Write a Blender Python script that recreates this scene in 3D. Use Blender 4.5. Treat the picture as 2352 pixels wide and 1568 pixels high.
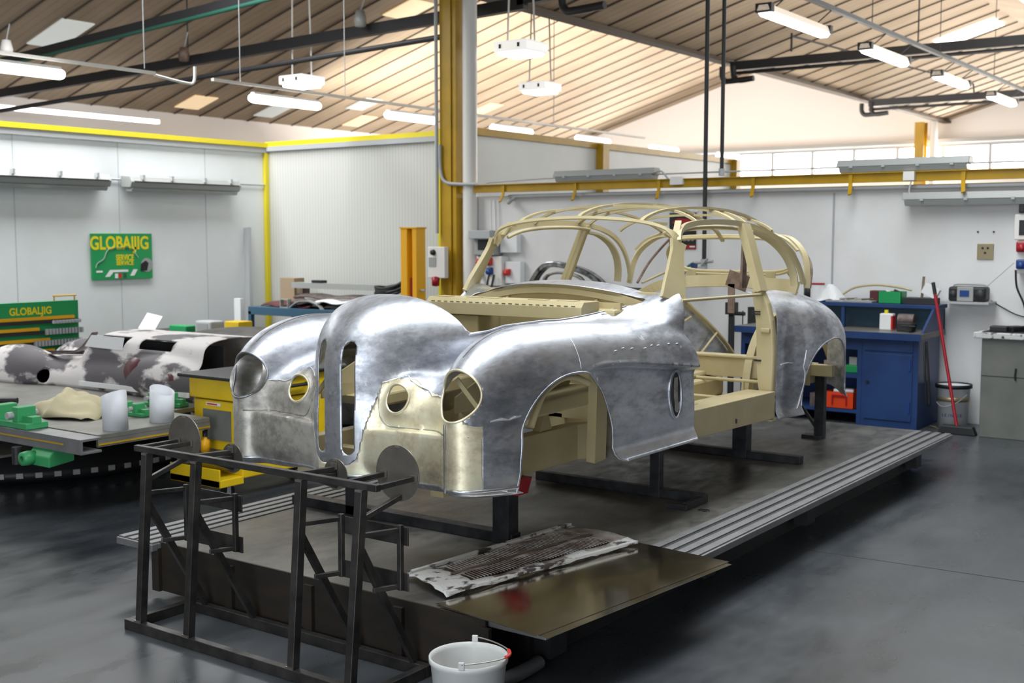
import bpy, bmesh, math, random
import numpy as np
from mathutils import Vector, Matrix
R = math.radians
SC = bpy.context.scene
COL = SC.collection
for o in list(bpy.data.objects):
    bpy.data.objects.remove(o)

# ------------------------------------------------------------------ camera
cam_d = bpy.data.cameras.new('camera'); cam = bpy.data.objects.new('camera', cam_d); COL.objects.link(cam)
cam_d.sensor_width = 36.0; cam_d.lens = 2700.0 / 2352.0 * 36.0
cam.location = (0, 0, 1.7); cam.rotation_euler = (R(90 - 5.1638), 0, R(35.8245))
cam_d.clip_start = 0.05; cam_d.clip_end = 200
cam_d.dof.use_dof = True; cam_d.dof.focus_distance = 5.0; cam_d.dof.aperture_fstop = 4.0
SC.camera = cam
# ------------------------------------------------------------------ view + world + lights
vs = SC.view_settings
SC.display_settings.display_device = 'sRGB'
vs.view_transform = 'Standard'; vs.look = 'None'; vs.gamma = 1.0; vs.exposure = 0.72
vs.use_curve_mapping = False
w = bpy.data.worlds.new('world'); SC.world = w; w.use_nodes = True
wn = w.node_tree.nodes; bg = wn['Background']
bg.inputs[0].default_value = (0.86, 0.93, 1.0, 1); bg.inputs[1].default_value = 1.0
def area(name, loc, rot, sx, sy, power, col=(1, 1, 1)):
    l = bpy.data.lights.new(name, 'AREA'); l.shape = 'RECTANGLE'; l.size = sx; l.size_y = sy
    l.energy = power; l.color = col
    o = bpy.data.objects.new(name, l); COL.objects.link(o); o.location = loc; o.rotation_euler = rot
    return o
# daylight through near-bay roof glazing and the far windows, plus added fill lamps
area('skylight_over_bay', (-3.0, 5.5, 4.6), (0, R(-18), 0), 1.6, 9.0, 190, (0.95, 0.98, 1))
area('fill_over_left_bay', (-11.5, 6.0, 5.2), (0, R(15), 0), 2.5, 9.0, 470, (0.97, 0.99, 1))  # added fill under the closed roof, brightens the left wall
area('doorway_fill', (0.5, -5.6, 2.0), (R(90), 0, 0), 5.5, 3.6, 230, (0.86, 0.93, 1))  # added fill lamp in the unseen doorway behind the camera
area('far_window_daylight', (-8.0, 32.5, 3.7), (R(-80), 0, 0), 24, 0.8, 900, (1, 0.95, 0.88))
area('far_bay_upfill', (-14.5, 24.0, 1.0), (R(180 - 38), 0, 0), 10.0, 12.0, 1150, (1, 0.93, 0.84))  # added lamp low in the far bay, aimed up at roof and gable
area('near_bay_far_upfill', (-4.5, 22.0, 3.4), (0, R(180), 0), 5.0, 14.0, 300, (1, 0.94, 0.86))  # added upward lamp in mid-air, brightens the right bay roof
# ------------------------------------------------------------------ materials
def nodes(m):
    m.use_nodes = True; nt = m.node_tree; return nt, nt.nodes, nt.links, nt.nodes['Principled BSDF']
def ramp(N, stops):
    r = N.new('ShaderNodeValToRGB'); e = r.color_ramp.elements
    while len(e) < len(stops): e.new(0.5)
    for k, (p, c) in enumerate(stops):
        e[k].position = p; e[k].color = (c[0], c[1], c[2], 1) if len(c) == 3 else c
    return r
def tex(N, L, scale, detail=4, stretch=None, rough=0.55, dist=0.0, loc=None):
    tc = N.new('ShaderNodeTexCoord'); mp = N.new('ShaderNodeMapping'); n = N.new('ShaderNodeTexNoise')
    L.new(tc.outputs['Object'], mp.inputs[0]); L.new(mp.outputs[0], n.inputs['Vector'])
    if stretch: mp.inputs['Scale'].default_value = stretch
    if loc: mp.inputs['Location'].default_value = loc
    n.inputs['Scale'].default_value = scale; n.inputs['Detail'].default_value = detail
    n.inputs['Roughness'].default_value = rough; n.inputs['Distortion'].default_value = dist
    return n
def mat(name, col, rough=0.5, metal=0.0, col2=None, scale=6, stretch=None, rough2=None, bump=0.0, bscale=40, mix=(0.35, 0.65), emit=None, es=1.0, spec=None, alpha=None, trans=None):
    m = bpy.data.materials.new(name); nt, N, L, b = nodes(m)
    b.inputs['Base Color'].default_value = (*col, 1); b.inputs['Roughness'].default_value = rough
    b.inputs['Metallic'].default_value = metal
    if spec is not None: b.inputs['Specular IOR Level'].default_value = spec
    if col2 is not None:
        n = tex(N, L, scale, 6, stretch); r = ramp(N, [(mix[0], col), (mix[1], col2)])
        L.new(n.outputs['Fac'], r.inputs[0]); L.new(r.outputs[0], b.inputs['Base Color'])
    if rough2 is not None:
        n = tex(N, L, scale * 1.7, 5, stretch, loc=(3, 1, 7)); r = ramp(N, [(0.3, (rough,) * 3), (0.7, (rough2,) * 3)])
        L.new(n.outputs['Fac'], r.inputs[0]); L.new(r.outputs[0], b.inputs['Roughness'])
    if bump:
        n = tex(N, L, bscale, 3); bp = N.new('ShaderNodeBump'); bp.inputs['Strength'].default_value = bump
        bp.inputs['Distance'].default_value = 0.01
        L.new(n.outputs['Fac'], bp.inputs['Height']); L.new(bp.outputs[0], b.inputs['Normal'])
    if emit is not None:
        b.inputs['Emission Color'].default_value = (*emit, 1); b.inputs['Emission Strength'].default_value = es
    if alpha is not None: b.inputs['Alpha'].default_value = alpha
    if trans is not None: b.inputs['Transmission Weight'].default_value = trans
    return m

def mat_alu(name, base=(0.58, 0.60, 0.65), dark=(0.26, 0.27, 0.305), r0=0.27, r1=0.5, patch=None):
    # hand-worked bare sheet metal: sanded streaks, dull blotches, whitish weld and file marks
    m = bpy.data.materials.new(name); nt, N, L, b = nodes(m)
    b.inputs['Metallic'].default_value = 1.0
    n1 = tex(N, L, 3.2, 6, (1, 0.6, 1.3), 0.6, 0.3); n2 = tex(N, L, 26, 5, (1, 0.35, 1.0), 0.65)
    n3 = tex(N, L, 90, 3, (1, 0.25, 1))
    mx = N.new('ShaderNodeMath'); mx.operation = 'MULTIPLY_ADD'; mx.inputs[1].default_value = 0.5
    L.new(n2.outputs['Fac'], mx.inputs[0]); L.new(n1.outputs['Fac'], mx.inputs[2])
    r = ramp(N, [(0.52, dark), (0.68, tuple(0.55 * a + 0.45 * b_ for a, b_ in zip(base, dark))), (0.76, base), (0.95, tuple(min(1, c * 1.25) for c in base))])
    L.new(mx.outputs[0], r.inputs[0])
    last = r.outputs[0]
    if patch:   # whitish filed patches
        n4 = tex(N, L, patch[1], 4, (1, 1, 1), 0.5, 0.6, loc=(5, 2, 1)); r4 = ramp(N, [(patch[0], (0, 0, 0)), (patch[0] + 0.03, (1, 1, 1))])
        L.new(n4.outputs['Fac'], r4.inputs[0])
        mm = N.new('ShaderNodeMixRGB'); mm.inputs[2].default_value = (*patch[2], 1)
        L.new(r4.outputs[0], mm.inputs[0]); L.new(last, mm.inputs[1]); last = mm.outputs[0]
    L.new(last, b.inputs['Base Color'])
    rr = ramp(N, [(0.3, (r1,) * 3), (0.7, (r0,) * 3)]); L.new(n1.outputs['Fac'], rr.inputs[0])
    add = N.new('ShaderNodeMath'); add.operation = 'MULTIPLY_ADD'; add.inputs[1].default_value = 0.18; 
    L.new(n3.outputs['Fac'], add.inputs[0]); L.new(rr.outputs[0], add.inputs[2]); L.new(add.outputs[0], b.inputs['Roughness'])
    bp = N.new('ShaderNodeBump'); bp.inputs['Strength'].default_value = 0.16; bp.inputs['Distance'].default_value = 0.004
    L.new(n2.outputs['Fac'], bp.inputs['Height'])
    L.new(bp.outputs[0], b.inputs['Normal'])
    return m

MT = {}
MT['alu'] = mat_alu('bare_aluminium', patch=(0.69, 7, (0.9, 0.9, 0.92)))
MT['alu_warm'] = mat_alu('warm_reflection_sheet', base=(0.92, 0.84, 0.62), dark=(0.55, 0.49, 0.34), r0=0.32, r1=0.5, patch=(0.66, 6, (0.86, 0.84, 0.78)))  # warm roof reflection put into the sheet colour
MT['alu_grey'] = mat_alu('greyed_sheet', base=(0.60, 0.58, 0.53), dark=(0.27, 0.255, 0.235), r0=0.32, r1=0.5, patch=(0.68, 6, (0.74, 0.72, 0.68)))
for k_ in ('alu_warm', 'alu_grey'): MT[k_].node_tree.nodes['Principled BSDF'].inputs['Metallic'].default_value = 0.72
MT['weld'] = mat('weld_bead', (0.75, 0.76, 0.80), 0.5, 0.9, col2=(0.92, 0.92, 0.95), scale=30, bump=0.5, bscale=90)
MT['cream'] = mat('cream_primer', (0.47, 0.395, 0.215), 0.36, 0.0, col2=(0.53, 0.455, 0.27), scale=5, rough2=0.5)
MT['rust'] = mat('rusty_plate', (0.16, 0.10, 0.075), 0.7, 0.3, col2=(0.30, 0.22, 0.18), scale=14, bump=0.3)

MT['alu_dull'] = mat_alu('dull_aluminium', base=(.42, .41, .38), dark=(.22, .21, .2), r0=.3, r1=.45)
MT['black'] = mat('black_rubber', (0.012, 0.012, 0.014), 0.5)
MT['navy'] = mat('navy_plastic', (0.01, 0.05, 0.22), 0.4)
MT['seamline'] = mat('dark_seam', (.05, .05, .055), .5, .5)
MT['steel_dark'] = mat('dark_steel', (0.035, 0.035, 0.038), 0.5, 0.4)
MT['steel_blk'] = mat('black_mill_steel', (0.022, 0.023, 0.027), 0.36, 0.6, col2=(0.05, 0.05, 0.056), scale=12, rough2=.55)
MT['red'] = mat('red_paint', (0.35, 0.01, 0.02), 0.35)
MT['red_bright'] = mat('red_plastic', (0.55, 0.03, 0.02), 0.35)
MT['paper'] = mat('cream_paper', (0.72, 0.66, 0.52), 0.7, 0, col2=(0.6, 0.5, 0.35), scale=30)
MT['hose'] = mat('grey_rubber', (0.10, 0.105, 0.11), 0.55)
MT['blue'] = mat('blue_enamel', (0.012, 0.04, 0.14), 0.4, 0, col2=(0.018, 0.055, 0.18), scale=3)
# ------------------------------------------------------------------ mesh builder
def wloc(o):
    v = Vector((0, 0, 0))
    while o is not None: v += o.location; o = o.parent
    return v
class MB:
    def __init__(s): s.v = []; s.f = []; s.sm = []
    def add(s, vs, fs, smooth=False):
        b = len(s.v); s.v += [tuple(map(float, p)) for p in vs]; s.f += [tuple(b + i for i in f) for f in fs]; s.sm += [smooth] * len(fs); return s
    def box(s, x0, x1, y0, y1, z0, z1):
        return s.add([(x, y, z) for x in (x0, x1) for y in (y0, y1) for z in (z0, z1)],
                     [(0, 1, 3, 2), (4, 6, 7, 5), (0, 4, 5, 1), (2, 3, 7, 6), (0, 2, 6, 4), (1, 5, 7, 3)])
    def cbox(s, c, d, rz=0, rx=0, ry=0):
        m = Matrix.Rotation(rz, 3, 'Z') @ Matrix.Rotation(ry, 3, 'Y') @ Matrix.Rotation(rx, 3, 'X'); c = Vector(c)
        vs = [c + m @ Vector((x * d[0] / 2, y * d[1] / 2, z * d[2] / 2)) for x in (-1, 1) for y in (-1, 1) for z in (-1, 1)]
        return s.add(vs, [(0, 1, 3, 2), (4, 6, 7, 5), (0, 4, 5, 1), (2, 3, 7, 6), (0, 2, 6, 4), (1, 5, 7, 3)])
    def bar(s, p0, p1, w, h=None, up=(0, 0, 1)):
        h = w if h is None else h
        p0 = Vector(p0); p1 = Vector(p1); d = (p1 - p0).normalized(); u = Vector(up)
        if abs(d.dot(u)) > 0.98: u = Vector((0, 1, 0))
        a = d.cross(u).normalized(); b = a.cross(d).normalized()
        vs = [p + a * (i * w / 2) + b * (j * h / 2) for p in (p0, p1) for i, j in ((-1, -1), (1, -1), (1, 1), (-1, 1))]
        return s.add(vs, [(0, 3, 2, 1), (4, 5, 6, 7), (0, 1, 5, 4), (1, 2, 6, 5), (2, 3, 7, 6), (3, 0, 4, 7)])
    def tube(s, pts, r, n=10, closed=False, cap=True, flat=1.0, r1=None):
        P = [Vector(p) for p in pts]; k = len(P); vs = []; fs = []
        rad = r if isinstance(r, (list, tuple)) else [r] * k
        prev = None
        for i in range(k):
            if closed: d = (P[(i + 1) % k] - P[i - 1])
            else: d = P[min(i + 1, k - 1)] - P[max(i - 1, 0)]
            d.normalize()
            if prev is None:
                u = Vector((0, 0, 1)) if abs(d.z) < 0.9 else Vector((1, 0, 0))
                a = d.cross(u).normalized()
            else:
                a = (prev - d * prev.dot(d)).normalized()
            prev = a; b = d.cross(a)
            for j in range(n):
                t = 2 * math.pi * j / n
                vs.append(P[i] + a * (math.cos(t) * rad[i]) + b * (math.sin(t) * rad[i] * flat))
        m = k if closed else k - 1
        for i in range(m):
            for j in range(n):
                a0 = i * n + j; a1 = i * n + (j + 1) % n; b0 = ((i + 1) % k) * n + j; b1 = ((i + 1) % k) * n + (j + 1) % n
                fs.append((a0, b0, b1, a1))
        s.add(vs, fs, True)
        if cap and not closed:
            s.add(vs[:n], [tuple(range(n))]); s.add(vs[-n:], [tuple(reversed(range(n)))])
        return s
    def strip(s, pts, w, t, side):
        # rectangular section swept along pts; side = function or vector giving the width direction
        P = [Vector(p) for p in pts]; k = len(P); vs = []; fs = []
        for i in range(k):
            d = (P[min(i + 1, k - 1)] - P[max(i - 1, 0)]).normalized()
            sd = Vector(side(i) if callable(side) else side); sd = (sd - d * sd.dot(d)).normalized(); nn = d.cross(sd)
            ww = w[i] if isinstance(w, (list, tuple)) else w
            for a, b in ((-1, -1), (1, -1), (1, 1), (-1, 1)): vs.append(P[i] + sd * a * ww / 2 + nn * b * t / 2)
        for i in range(k - 1):
            for j in range(4): fs.append((i * 4 + j, (i + 1) * 4 + j, (i + 1) * 4 + (j + 1) % 4, i * 4 + (j + 1) % 4))
        fs += [(0, 1, 2, 3), tuple((k - 1) * 4 + j for j in (3, 2, 1, 0))]
        return s.add(vs, fs)
    def lathe(s, c, prof, n=32, axis='Z', arc=(0, 360), tilt=None):
        c = Vector(c); vs = []; k = len(prof); full = abs(arc[1] - arc[0] - 360) < 1e-6; m = n if full else n + 1
        for r, h in prof:
            for j in range(m):
                t = R(arc[0] + (arc[1] - arc[0]) * j / n); x, y = r * math.cos(t), r * math.sin(t)
                p = Vector((x, y, h)) if axis == 'Z' else (Vector((h, x, y)) if axis == 'X' else Vector((x, h, y)))
                if tilt is not None: p = tilt @ p
                vs.append(c + p)
        fs = []
        for i in range(k - 1):
            for j in range(n if full else n):
                a, b = i * m + j, i * m + (j + 1) % m
                fs.append((a, b, b + m, a + m))
        return s.add(vs, fs, True)
    def cyl(s, p0, p1, r, n=20, r2=None):
        return s.tube([p0, p1], [r, r if r2 is None else r2], n)
    def prism(s, poly, lo, hi, axis='Z'):
        n = len(poly)
        def q(a, b, h): return (a, b, h) if axis == 'Z' else ((h, a, b) if axis == 'X' else (a, h, b))
        vs = [q(a, b, lo) for a, b in poly] + [q(a, b, hi) for a, b in poly]
        fs = [tuple(reversed(range(n))), tuple(range(n, 2 * n))] + [(i, (i + 1) % n, n + (i + 1) % n, n + i) for i in range(n)]
        return s.add(vs, fs)
    def build(s, name, m, parent=None, bevel=0, tag=None, fix=True):
        me = bpy.data.meshes.new(name); off = wloc(parent) if parent else Vector((0, 0, 0))
        me.from_pydata([(x - off.x, y - off.y, z - off.z) for x, y, z in s.v], [], s.f)
        me.polygons.foreach_set('use_smooth', s.sm)
        if fix:
            bm = bmesh.new(); bm.from_mesh(me); bmesh.ops.recalc_face_normals(bm, faces=bm.faces); bm.to_mesh(me); bm.free()
        me.materials.append(MT[m] if isinstance(m, str) else m)
        o = bpy.data.objects.new(name, me); COL.objects.link(o)
        if parent: o.parent = parent
        if bevel:
            md = o.modifiers.new('bevel', 'BEVEL'); md.width = bevel; md.segments = 2; md.limit_method = 'ANGLE'
        if tag: setp(o, *tag)
        return o
def setp(o, label=None, cat=None, group=None, kind=None):
    if label: o['label'] = label
    if cat: o['category'] = cat
    if group: o['group'] = group
    if kind: o['kind'] = kind
    return o
def thing(name, label, cat, loc=(0, 0, 0), group=None):
    o = bpy.data.objects.new(name, None); COL.objects.link(o); o.location = loc; o.empty_display_size = 0.1
    return setp(o, label, cat, group)
def one(mb, name, m, label, cat, group=None, bevel=0, loc=None):
    # a thing that is one mesh, its origin at its own place
    xs = np.array(mb.v); c = (xs.min(0) + xs.max(0)) / 2; c[2] = xs[:, 2].min()
    o = mb.build(name, m, None, bevel); me = o.data
    me.transform(Matrix.Translation(-Vector(c))); o.location = c
    return setp(o, label, cat, group)
def struct(mb, name, m, bevel=0, parent=None):
    o = mb.build(name, m, parent, bevel)
    if not parent: o['kind'] = 'structure'
    return o
def copy_tree(o, parent=None):
    c = o.copy(); COL.objects.link(c); c.parent = parent
    for ch in o.children: copy_tree(ch, c)
    return c
def smooth_pts(pts, k=6, closed=False):
    # Catmull-Rom through pts
    P = [Vector(p) for p in pts]; n = len(P); out = []
    for i in range(n if closed else n - 1):
        g = lambda j: P[j % n] if closed else P[max(0, min(n - 1, j))]
        a, b, c, d = g(i - 1), g(i), g(i + 1), g(i + 2)
        for j in range(k):
            t = j / k
            out.append(0.5 * ((2 * b) + (c - a) * t + (2 * a - 5 * b + 4 * c - d) * t * t + (3 * b - a - 3 * c + d) * t ** 3))
    if not closed: out.append(P[-1])
    return out
# ================================================================== the car body on its stands
XC = -3.56                                     # car centre line, nose towards -Y
car = thing('car_body', 'bare aluminium vintage coupe body with cream tube frame, without wheels or doors, on stands', 'car body', (XC, 5.7, 0.64))

def smin(a, b, k):
    h = np.clip(0.5 + 0.5 * (b - a) / k, 0, 1); return b * (1 - h) + a * h - k * h * (1 - h)
def smax(a, b, k): return -smin(-a, -b, k)
def sstep(a, b, x):
    t = np.clip((x - a) / (b - a), 0, 1); return t * t * (3 - 2 * t)
def ell(du, a, dz, b, dy=None, c=1.0, n=2.2):
    s = (np.abs(du) / a) ** n + (np.maximum(dz, 0) / b) ** n
    if dy is not None: s = s + (np.maximum(dy, 0) / c) ** n
    return (s ** (1 / n) - 1) * np.minimum(a, b) 
def pl(x, xs, ys): return np.interp(x, xs, ys)
LIPZ = ([3.5, 4.0, 4.26, 4.5, 4.75, 5.1, 5.45], [0.9, 1.03, 1.10, 1.115, 1.10, 1.06, 1.02])

def F_front(x, y, z):
    u = np.abs(x - XC)
    # lower side panel is set in under the fender bulge and flares out again at its bottom edge
    lz = pl(y, *LIPZ)
    inset = 0.036 * sstep(4.35, 4.5, y) * sstep(-0.012, 0.012, lz - z) * (1 - 0.9 * sstep(0.72, 0.652, z))
    lip = 0.014 * np.exp(-((z - lz) / 0.014) ** 2) * sstep(4.3, 4.5, y)
    us = u + inset - lip
    # fender
    zf = pl(y, [3.6, 4.1, 4.35, 4.6, 4.9, 5.3, 5.5], [1.315, 1.315, 1.31, 1.30, 1.275, 1.23, 1.20])
    bf = pl(y, [3.6, 4.2, 5.5], [0.30, 0.25, 0.20])
    af = pl(y, [3.6, 4.2, 4.8, 5.5], [0.185, 0.195, 0.185, 0.17]); uf = 0.822 - af
    uf = uf - 0.004 * sstep(3.95, 3.6, y)
    f = ell(us - uf, af, z - (zf - bf), bf, 4.20 - y, 0.565, 2.15)
    # valley floor between nose and fender
    zb = pl(y, [3.6, 3.74, 3.85, 4.0, 4.2, 4.6, 5.0, 5.5], [0.90, 1.02, 1.08, 1.12, 1.14, 1.18, 1.22, 1.26])
    base = smax(smax(u - 0.70, z - zb, 0.03), 3.690 + 0.05 * (u / 0.6) ** 3 - y, 0.05)
    f = smin(f, base, 0.055)
    # lamp pods round the fog lamp holes
    pod = np.sqrt((u - 0.295) ** 2 / 0.09 ** 2 + (z - 1.01) ** 2 / 0.10 ** 2 + (np.maximum(3.82 - y, 0)) ** 2 / 0.15 ** 2 + (np.maximum(y - 3.82, 0)) ** 2 / 0.25 ** 2) - 1
    f = smin(f, pod * 0.09, 0.05)
    # nose / bonnet side
    an = pl(y, [3.6, 3.8, 4.0, 4.3, 4.7, 5.1, 5.5], [0.24, 0.30, 0.38, 0.44, 0.49, 0.56, 0.65])
    zn = pl(y, [3.6, 4.0, 4.3, 4.9, 5.2, 5.5], [1.435, 1.435, 1.40, 1.41, 1.44, 1.455])
    bn = pl(y, [3.6, 4.0, 4.3, 5.5], [0.34, 0.26, 0.20, 0.28])
    flare = 1 + 0.20 * sstep(1.02, 0.88, z) * sstep(4.0, 3.7, y)
    nose = ell(u / flare, an, z - (zn - bn), bn, 4.02 - y, 0.408, 2.35)
    f = smin(f, nose, pl(y, [3.6, 3.9, 4.3], [0.03, 0.045, 0.05]))
    # shoulder and scuttle
    sh = smax(ell(u, pl(y, [4.4, 4.9, 5.3], [0.44, 0.60, 0.70]), z - pl(y, [4.4, 4.9, 5.2], [1.12, 1.18, 1.20]), pl(y, [4.4, 4.9, 5.2, 5.5], [0.08, 0.12, 0.155, 0.20]), None, 1, 2.6), 4.4 - y, 0.05)
    f = smin(f, sh, 0.07)
    # raised pillar root
    rt = np.sqrt(((u - 0.63) / 0.12) ** 2 + ((y - 5.56) / 0.22) ** 2 + ((z - 1.28) / 0.145) ** 2) - 1
    f = smin(f, rt * 0.1, 0.07)
    # apron under the crease line
    r = 0.25
    qx = np.maximum(us - (0.822 - r), 0); qy = np.maximum((3.645 + r + 0.03 * (u / 0.7) ** 2) - y, 0)
    plan = np.sqrt(qx ** 2 + qy ** 2) - r
    plan = np.where((qx == 0) & (qy == 0), -0.1, plan)
    apr = smax(plan + 0.03 * sstep(0.74, 0.64, z), z - (0.89 - 0.03 * np.exp(-(u / 0.2) ** 2)), 0.009 + 0.08 * sstep(0.62, 0.82, u))
    f = smin(f, apr, 0.007 + 0.03 * sstep(0.5, 0.8, u))
    return f

def F_rear(x, y, z):
    u = np.abs(x - XC)
    lipb = 0.02 * sstep(0.66, 0.61, z)
    us = u - lipb
    body = ell(us, pl(y, [6.4, 6.75, 7.0, 7.6, 8.0], [0.785, 0.765, 0.74, 0.68, 0.55]), z - 1.16, pl(y, [6.4, 7.0, 7.4, 8.0], [0.235, 0.235, 0.20, 0.08]), y - 7.35, 0.66, 3.0)
    fen = ell(us - 0.57, pl(y, [6.6, 6.85, 7.2, 7.8], [0.20, 0.26, 0.29, 0.25]), z - 0.96, pl(y, [6.5, 6.75, 7.1, 7.4], [0.30, 0.33, 0.34, 0.30]), y - 7.22, 0.70, 2.3)
    fen = smax(fen, 6.64 - y + 0.05 * (z - 1), 0.12)
    f = smin(body, fen, 0.03)
    return f

def surface_net(F, x0, x1, y0, y1, z0, z1, h):
    gx = np.arange(x0, x1 + h, h); gy = np.arange(y0, y1 + h, h); gz = np.arange(z0, z1 + h, h)
    X, Y, Z = np.meshgrid(gx, gy, gz, indexing='ij'); V = F(X, Y, Z); ins = V < 0
    nx, ny, nz = V.shape
    c = np.stack([ins[a:nx - 1 + a, b:ny - 1 + b, d:nz - 1 + d] for a in (0, 1) for b in (0, 1) for d in (0, 1)])
    cnt = c.sum(0); act = (cnt > 0) & (cnt < 8)
    idx = -np.ones(act.shape, int); ii = np.argwhere(act); idx[act] = np.arange(len(ii))
    P = np.stack([gx[ii[:, 0]], gy[ii[:, 1]], gz[ii[:, 2]]], 1) + h / 2
    e = 1e-3
    for _ in range(6):                           # pull the points onto the surface
        f0 = F(P[:, 0], P[:, 1], P[:, 2])
        g = np.stack([(F(P[:, 0] + e * (k == 0), P[:, 1] + e * (k == 1), P[:, 2] + e * (k == 2)) - f0) / e for k in range(3)], 1)
        st = (f0 / np.maximum((g ** 2).sum(1), 0.05))[:, None] * g
        ln = np.linalg.norm(st, axis=1, keepdims=True); P = P - st * np.minimum(1, h * 0.6 / np.maximum(ln, 1e-9))
    Q = []
    for ax in range(3):
        a = ins[:-1, 1:-1, 1:-1] != ins[1:, 1:-1, 1:-1] if ax == 0 else (ins[1:-1, :-1, 1:-1] != ins[1:-1, 1:, 1:-1] if ax == 1 else ins[1:-1, 1:-1, :-1] != ins[1:-1, 1:-1, 1:])
        for i, j, k in np.argwhere(a):
            if ax == 0: j += 1; k += 1; q = [(i, j - 1, k - 1), (i, j, k - 1), (i, j, k), (i, j - 1, k)]; s = ins[i, j, k]
            elif ax == 1: i += 1; k += 1; q = [(i - 1, j, k - 1), (i - 1, j, k), (i, j, k), (i, j, k - 1)]; s = ins[i, j, k]
            else: i += 1; j += 1; q = [(i - 1, j - 1, k), (i, j - 1, k), (i, j, k), (i - 1, j, k)]; s = ins[i, j, k]
            q = [idx[t] for t in q]
            if min(q) < 0: continue
            Q.append(q if s else q[::-1])
    return P, Q

def clip_mesh(P, T, cut):
    # keep where cut(p) > 0, exact straight edge through each crossed triangle
    c = cut(P[:, 0], P[:, 1], P[:, 2]); V = [tuple(p) for p in P]; out = []; cache = {}
    def mid(i, j):
        k = (min(i, j), max(i, j))
        if k not in cache:
            t = c[k[0]] / (c[k[0]] - c[k[1]]); cache[k] = len(V)
            V.append(tuple(P[k[0]] + (P[k[1]] - P[k[0]]) * t))
        return cache[k]
    pos = c > 0
    for f in T:
        n = sum(pos[i] for i in f)
        if n == len(f): out.append(tuple(f)); continue
        if n == 0: continue
        poly = []
        for a in range(len(f)):
            i, j = f[a], f[(a + 1) % len(f)]
            if pos[i]: poly.append(i)
            if pos[i] != pos[j]: poly.append(mid(i, j))
        if len(poly) >= 3: out.append(tuple(poly))
    return np.array(V), out

def shell(name, P, T, m, parent, thick=0.0035, sub=None):
    used = sorted({i for f in T for i in f}); mp = {a: b for b, a in enumerate(used)}
    mb = MB(); mb.add([P[i] for i in used], [tuple(mp[i] for i in f) for f in T], True)
    o = mb.build(name, m, parent, fix=False)
    bm = bmesh.new(); bm.from_mesh(o.data); bmesh.ops.remove_doubles(bm, verts=bm.verts, dist=0.0006)
    bmesh.ops.dissolve_degenerate(bm, edges=bm.edges, dist=0.0004); bm.to_mesh(o.data); bm.free()
    md = o.modifiers.new('thickness', 'SOLIDIFY'); md.thickness = thick; md.offset = -1
    return o

# ---- openings
HL = (0.628, 1.055, 0.104); FG = (0.295, 1.015, 0.060)
def hole_round(x, y, z, u0, z0, r):
    u = np.abs(x - XC); d = np.hypot(u - u0, z - z0) - r
    return np.where(y < 3.9, d, 1.0)
def hole_slot(x, y, z):
    u = np.abs(x - XC); hw = pl(z, [0.745, 1.26], [0.058, 0.085])
    # two tall slots either side of a centre bar
    d = np.maximum(np.abs(u - 0.083) - 0.033, np.abs(z - 1.0) - 0.235)
    q = np.hypot(np.maximum(np.abs(u - 0.079) - 0.0, 0), np.maximum(np.abs(z - 1.005) - 0.215, 0)) - 0.028
    return np.where(y < 3.95, q, 1.0)
def hole_wheel(x, y, z):
    u = np.abs(x - XC)
    dy = np.where(y < 4.27, (4.27 - y) / 0.405, (y - 4.27) / (0.36 + 0.13 * (1 - np.sqrt(np.clip(1 - ((0.725 - z) / 0.084) ** 2 * (z < 0.725), 0, 1)))))
    dz = np.maximum(z - 0.72, 0) / 0.385
    s = (dy ** 2.3 + dz ** 2.3) ** (1 / 2.3) - 1
    s = np.maximum(s, -(u - 0.45))
    return s * 0.35
def ue(y): return pl(y, [3.9, 4.02, 4.2, 4.6, 5.0, 5.4], [0.35, 0.37, 0.40, 0.43, 0.495, 0.575])
def hole_hood(x, y, z):
    u = np.abs(x - XC)
    g = smax(smax(u - ue(y), (3.985 + 0.10 * (u / 0.4) ** 2) - y, 0.02), y - (5.23 + 0.13 * (u / 0.5) ** 2), 0.10)
    return np.where(z > 1.15, g, 1.0)
def rear_edge(x, y, z):
    # door-side end of the front clip: leans forward above the waist; scuttle ends at the windscreen foot
    u = np.abs(x - XC)
    ye = pl(z, [0.6, 1.08, 1.2, 1.33, 1.45, 1.6], [5.43, 5.43, 5.37, 5.43, 5.50, 5.50])
    return np.where(u > 0.55, ye - y, 5.47 + 0.0 * u - y)
def F_fclip_bottom(x, y, z): return z - (0.643 + 0.006 * sstep(4, 5.4, y) + 0.03 * sstep(3.88, 3.74, y))

h = 0.0125
P, Q = surface_net(F_front, XC - 0.93, XC + 0.93, 3.52, 5.56, 0.60, 1.56, h)
for cut in (F_fclip_bottom, rear_edge, hole_hood, hole_wheel, hole_slot,
            lambda x, y, z: hole_round(x, y, z, *HL), lambda x, y, z: hole_round(x, y, z, *FG)):
    P, Q = clip_mesh(P, Q, cut)
# welded-in lamp panel and apron, warm roof reflection painted into the right part
def nose_panel(x, y, z):
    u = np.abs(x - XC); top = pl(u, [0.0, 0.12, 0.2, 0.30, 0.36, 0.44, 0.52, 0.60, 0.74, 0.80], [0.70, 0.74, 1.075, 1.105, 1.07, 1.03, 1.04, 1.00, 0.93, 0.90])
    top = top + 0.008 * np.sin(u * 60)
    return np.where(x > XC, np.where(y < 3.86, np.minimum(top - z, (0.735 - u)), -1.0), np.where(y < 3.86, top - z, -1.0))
Pg, Qg = clip_mesh(P, Q, nose_panel)
Pa, Qa = clip_mesh(P, Q, lambda x, y, z: -nose_panel(x, y, z))
front = shell('front_body_shell', Pa, Qa, 'alu', car)
setp(front, 'polished aluminium front wings, nose and scuttle')
Pg1, Qg1 = clip_mesh(Pg, Qg, lambda x, y, z: x - XC + 0.10); Pg2, Qg2 = clip_mesh(Pg, Qg, lambda x, y, z: XC - 0.10 - x)
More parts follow.
